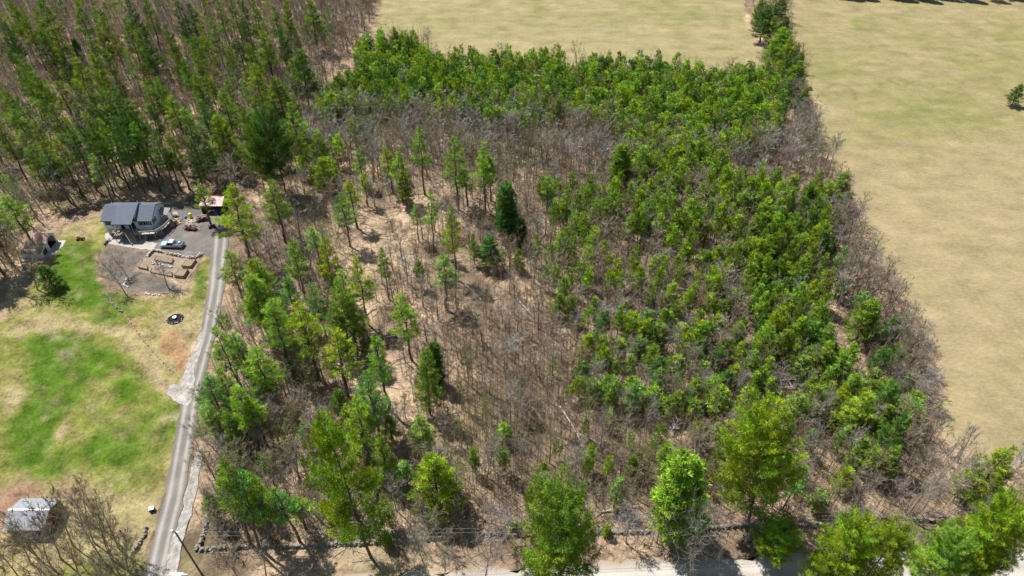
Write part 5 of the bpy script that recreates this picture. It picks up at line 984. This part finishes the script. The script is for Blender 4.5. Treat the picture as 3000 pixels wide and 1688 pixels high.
wall('stone_wall', [W(*p) for p in [(314, 863), (330, 890), (358, 915)]] , .3, .5, 'short row of stones crossing the lawn below the mulched ground', 9)
wall('stone_wall', [W(*p) for p in [(365, 920), (410, 985), (450, 1035), (490, 1075), (525, 1108)]], .25, .3, 'low broken stone edging running down the lawn to the white stone patch', 5, simple('tan_field_stone', (.42, .34, .26), .9, .3, 1.5))
wall('stone_wall', [W(*p) for p in [(612, 1505), (603, 1550), (590, 1590), (572, 1615)]], .45, .8, 'short stone wall running up from the corner beside the lower driveway', 11)
wall('stone_wall', [W(*p) for p in [(585, 1613), (680, 1606), (760, 1602), (900, 1602), (1090, 1592), (1300, 1578), (1420, 1567), (1520, 1570), (1750, 1562), (1900, 1560)]], .45, .8, 'long dark stone wall through the trees above the bottom road, left half', 11)
wall('stone_wall', [W(*p) for p in [(1960, 1560), (2190, 1540), (2400, 1541), (2500, 1530), (2600, 1516), (2700, 1526), (2900, 1538), (3080, 1552)]], .45, .8, 'long stone wall running to the right edge below the field corner', 11)
wall('stone_wall', [W(*p) for p in [(432, 1542), (424, 1570), (405, 1605), (390, 1625)]], .35, .7, 'dark stone wall left of the bottom of the driveway', 10)
for pts, nn, l_, g_ in (([(1370, 1165), (1440, 1172), (1530, 1180)], 12, 'white rock along the lower edge of the mulched ground', 'white rocks edging the mulched ground'), ([(1200, 1010), (1170, 1080), (1210, 1110)], 14, 'white rock at the foot of the upper bare tree in the mulch', 'white rocks round the tree foot')):
    for k in range(nn):
        i = k % 2; t = rnd.random(); p = Vector(c1(*pts[i])).lerp(Vector(c1(*pts[i + 1])), t); m = MB(); m.rock((0, 0, .12), rnd.uniform(.16, .3)); o = m.build('rock', M_stonew); o.location = p + Vector((rnd.gauss(0, .15), rnd.gauss(0, .15), .07)); tag(o, l_, 'rock', g_)
wall('rock_heap', [c1(*p) for p in [(985, 700), (1040, 660)]], .6, .7, 'heap of grey rocks at the lower left corner of the concrete apron', 16, None, 'rock heap')
# fire ring
fr = empty('fire_ring', (*c5(1655, 275)[:2], .03), label='dark ash-filled fire ring of stones on the lawn beside the driveway', cat='fire ring')
m = MB(); m.tube([(0, 0, .0), (0, 0, .06)], [1.9, 1.7], 18); m.build('ash', M_dark, fr)
for k in range(15): m = MB(); m.rock((math.cos(k * .42) * rnd.uniform(1.4, 1.9), math.sin(k * .42) * rnd.uniform(1.2, 1.8), .15), rnd.uniform(.15, .3)); m.build('stone', M_stone, fr)
fb = empty('fire_bowl', (*c5(1650, 268)[:2], .1), label='shiny white metal bowl standing in the dark fire ring', cat='bowl')
m = MB(); m.tube([(0, 0, 0), (0, 0, .25), (0, 0, .4)], [.22, .42, .48], 18); m.build('bowl', M_white, fb); m = MB(); m.cyl((0, 0, .4), (0, 0, .43), .4, 18); m.build('lid', M_white, fb)
# utility box, pole, wires
ub = empty('utility_box', (*c6(1440, 832)[:2], .03), .3, label='small white and dark utility box on the lawn beside the lower driveway', cat='utility box')
m = MB(); m.box((0, 0, .4), (.85, .7, .8)); m.build('body', simple('dark_green_box', (.03, .04, .045), .5, .1), ub, bevel=.03); m = MB(); m.box((0, 0, .83), (.92, .78, .07)); m.build('lid', M_white, ub, bevel=.02)
M_pole = simple('pole_wood', (.13, .09, .065), .9, .25, 2, stretch=(8, 8, .4)); M_wire = simple('cable', (.22, .22, .22), .6, .05)
tx, ty, _ = W(512, 1557, 11.5); fx, fy, _ = W(592, 1684)
pw = empty('utility_pole', (fx, fy, 0), label='brown wooden utility pole leaning over the white stone ditch at the bottom of the driveway', cat='utility pole')
m = MB(); T = Vector((tx - fx, ty - fy, 11.5)); m.tube([(0, 0, 0), T * .5, T], [.17, .14, .12], 10); m.build('pole', M_pole, pw)
m = MB(); m.cyl(T + Vector((-.35, 0, -.1)), T + Vector((-.35, 0, .35)), .16, 10); m.build('insulator', M_white, pw); m = MB(); m.bar(T + Vector((-.5, 0, -.15)), T + Vector((.5, 0, -.15)), .08, .08); m.build('bracket', M_metal, pw)
for i, (x_, y_, l_) in enumerate([(96, 60, 'utility pole out beyond the right end of the bottom road'), (-125, 53, 'utility pole out beyond the grey metal shed')]):
    q = empty('utility_pole', (x_, y_, 0), label=l_, cat='utility pole'); m = MB(); m.cyl((0, 0, 0), (0, 0, 11.5), .15, 10); m.build('pole', M_pole, q)
tops = [Vector((96, 60, 11.3)), Vector((tx, ty, 11.3)), Vector((-125, 53, 11.3))]
for a, b, dz, l_ in ((tops[1], tops[0], 0, 'upper of the thin wires crossing above the stone wall'), (tops[1], tops[0], -1.2, 'lower of the thin wires crossing above the stone wall'), (tops[1], tops[2], 0, 'thin wire running left from the pole above the shed')):
    m = MB(); n = 24; m.tube([a.lerp(b, k / n) + Vector((0, 0, dz - 2.4 * 4 * (k / n) * (1 - k / n))) for k in range(n + 1)], .018, 5); tag(m.build('wire', M_wire), l_, 'wire')
# fallen birches and logs in the woods
M_birch = simple('birch_bark', (.72, .68, .64), .8, .15, 3)
for a_, b_, l_ in [((1493, 740), (1528, 700), 'white fallen birch stem beside the dark columnar conifer'), ((1360, 830), (1410, 878), 'pale fallen trunk on the open leaf litter below the round dark conifer'), ((1075, 920), (1110, 890), 'pale fallen log on the leaf litter left of the light green pine'), ((1130, 988), (1175, 986), 'short pale log lying level in the open leaf strip'),
                   ((2280, 1136), (2345, 1140), 'thin white fallen birch left of the broken white birch'), ((1640, 1190), (1700, 1290), 'long thin white birch bent across the lower middle saplings'), ((1515, 875), (1560, 925), 'pale leaning dead stem in the upper middle thicket'), ((1760, 1500), (1880, 1480), 'pale curved fallen limb behind the round roadside pine'), ((300, 520), (360, 500), 'fallen trunk in the forest behind the house'), ((2000, 395), (2150, 380), 'thin fallen trunk in the grey belt under the green stand')]:
    a, b = Vector(W(*a_, .25)), Vector(W(*b_, .5)); mid = (a + b) / 2 + Vector((rnd.gauss(0, .2), rnd.gauss(0, .2), .3)); m = MB(); m.tube([a, mid, b], [.16, .12, .05], 7)
    d = b - a
    for k in range(5): p = a + d * rnd.uniform(.45, .95) + Vector((0, 0, .1)); m.tube([p, p + Vector((rnd.gauss(0, .8), rnd.gauss(0, .8), rnd.uniform(.1, .8)))], [.05, .015], 5)
    tag(m.build('fallen_log', M_birch), l_, 'fallen tree')

# labels that still coincide: tell the trees apart by their order from the left of the photo
ORD = ['leftmost', 'second', 'third', 'fourth', 'fifth', 'sixth', 'seventh', 'eighth', 'ninth', 'tenth', 'eleventh', 'twelfth', 'thirteenth', 'fourteenth']
bpy.context.view_layer.update(); by = {}
for o in S.objects:
    if not o.parent and o.get('label') and o.get('kind') is None and o.name.split('.')[0] in ('pine_tree', 'young_pine', 'bare_tree'): by.setdefault(o['label'], []).append(o)
for l, os_ in by.items():
    if 'group' not in os_[0] and len(os_) > 1:
        for o in os_: o['group'] = l + ' (several)'
    if 1 < len(os_) <= len(ORD) and len(l.replace('-', ' ').split()) <= 12 + (len(os_) == 2) + (len(l.split()) < 13):
        def topx(o): q = o.matrix_world @ Vector((0, 0, 10)); return PX(*q)[0]
        os_.sort(key=topx)
        for i, o in enumerate(os_): o['label'] = l + (', leftmost there' if i == 0 else ', rightmost there' if i == len(os_) - 1 else ', %s from the left' % ORD[i])
    if 1 == len(os_) and 'group' in os_[0] and l.startswith(('thin dark', 'leafless')): pass
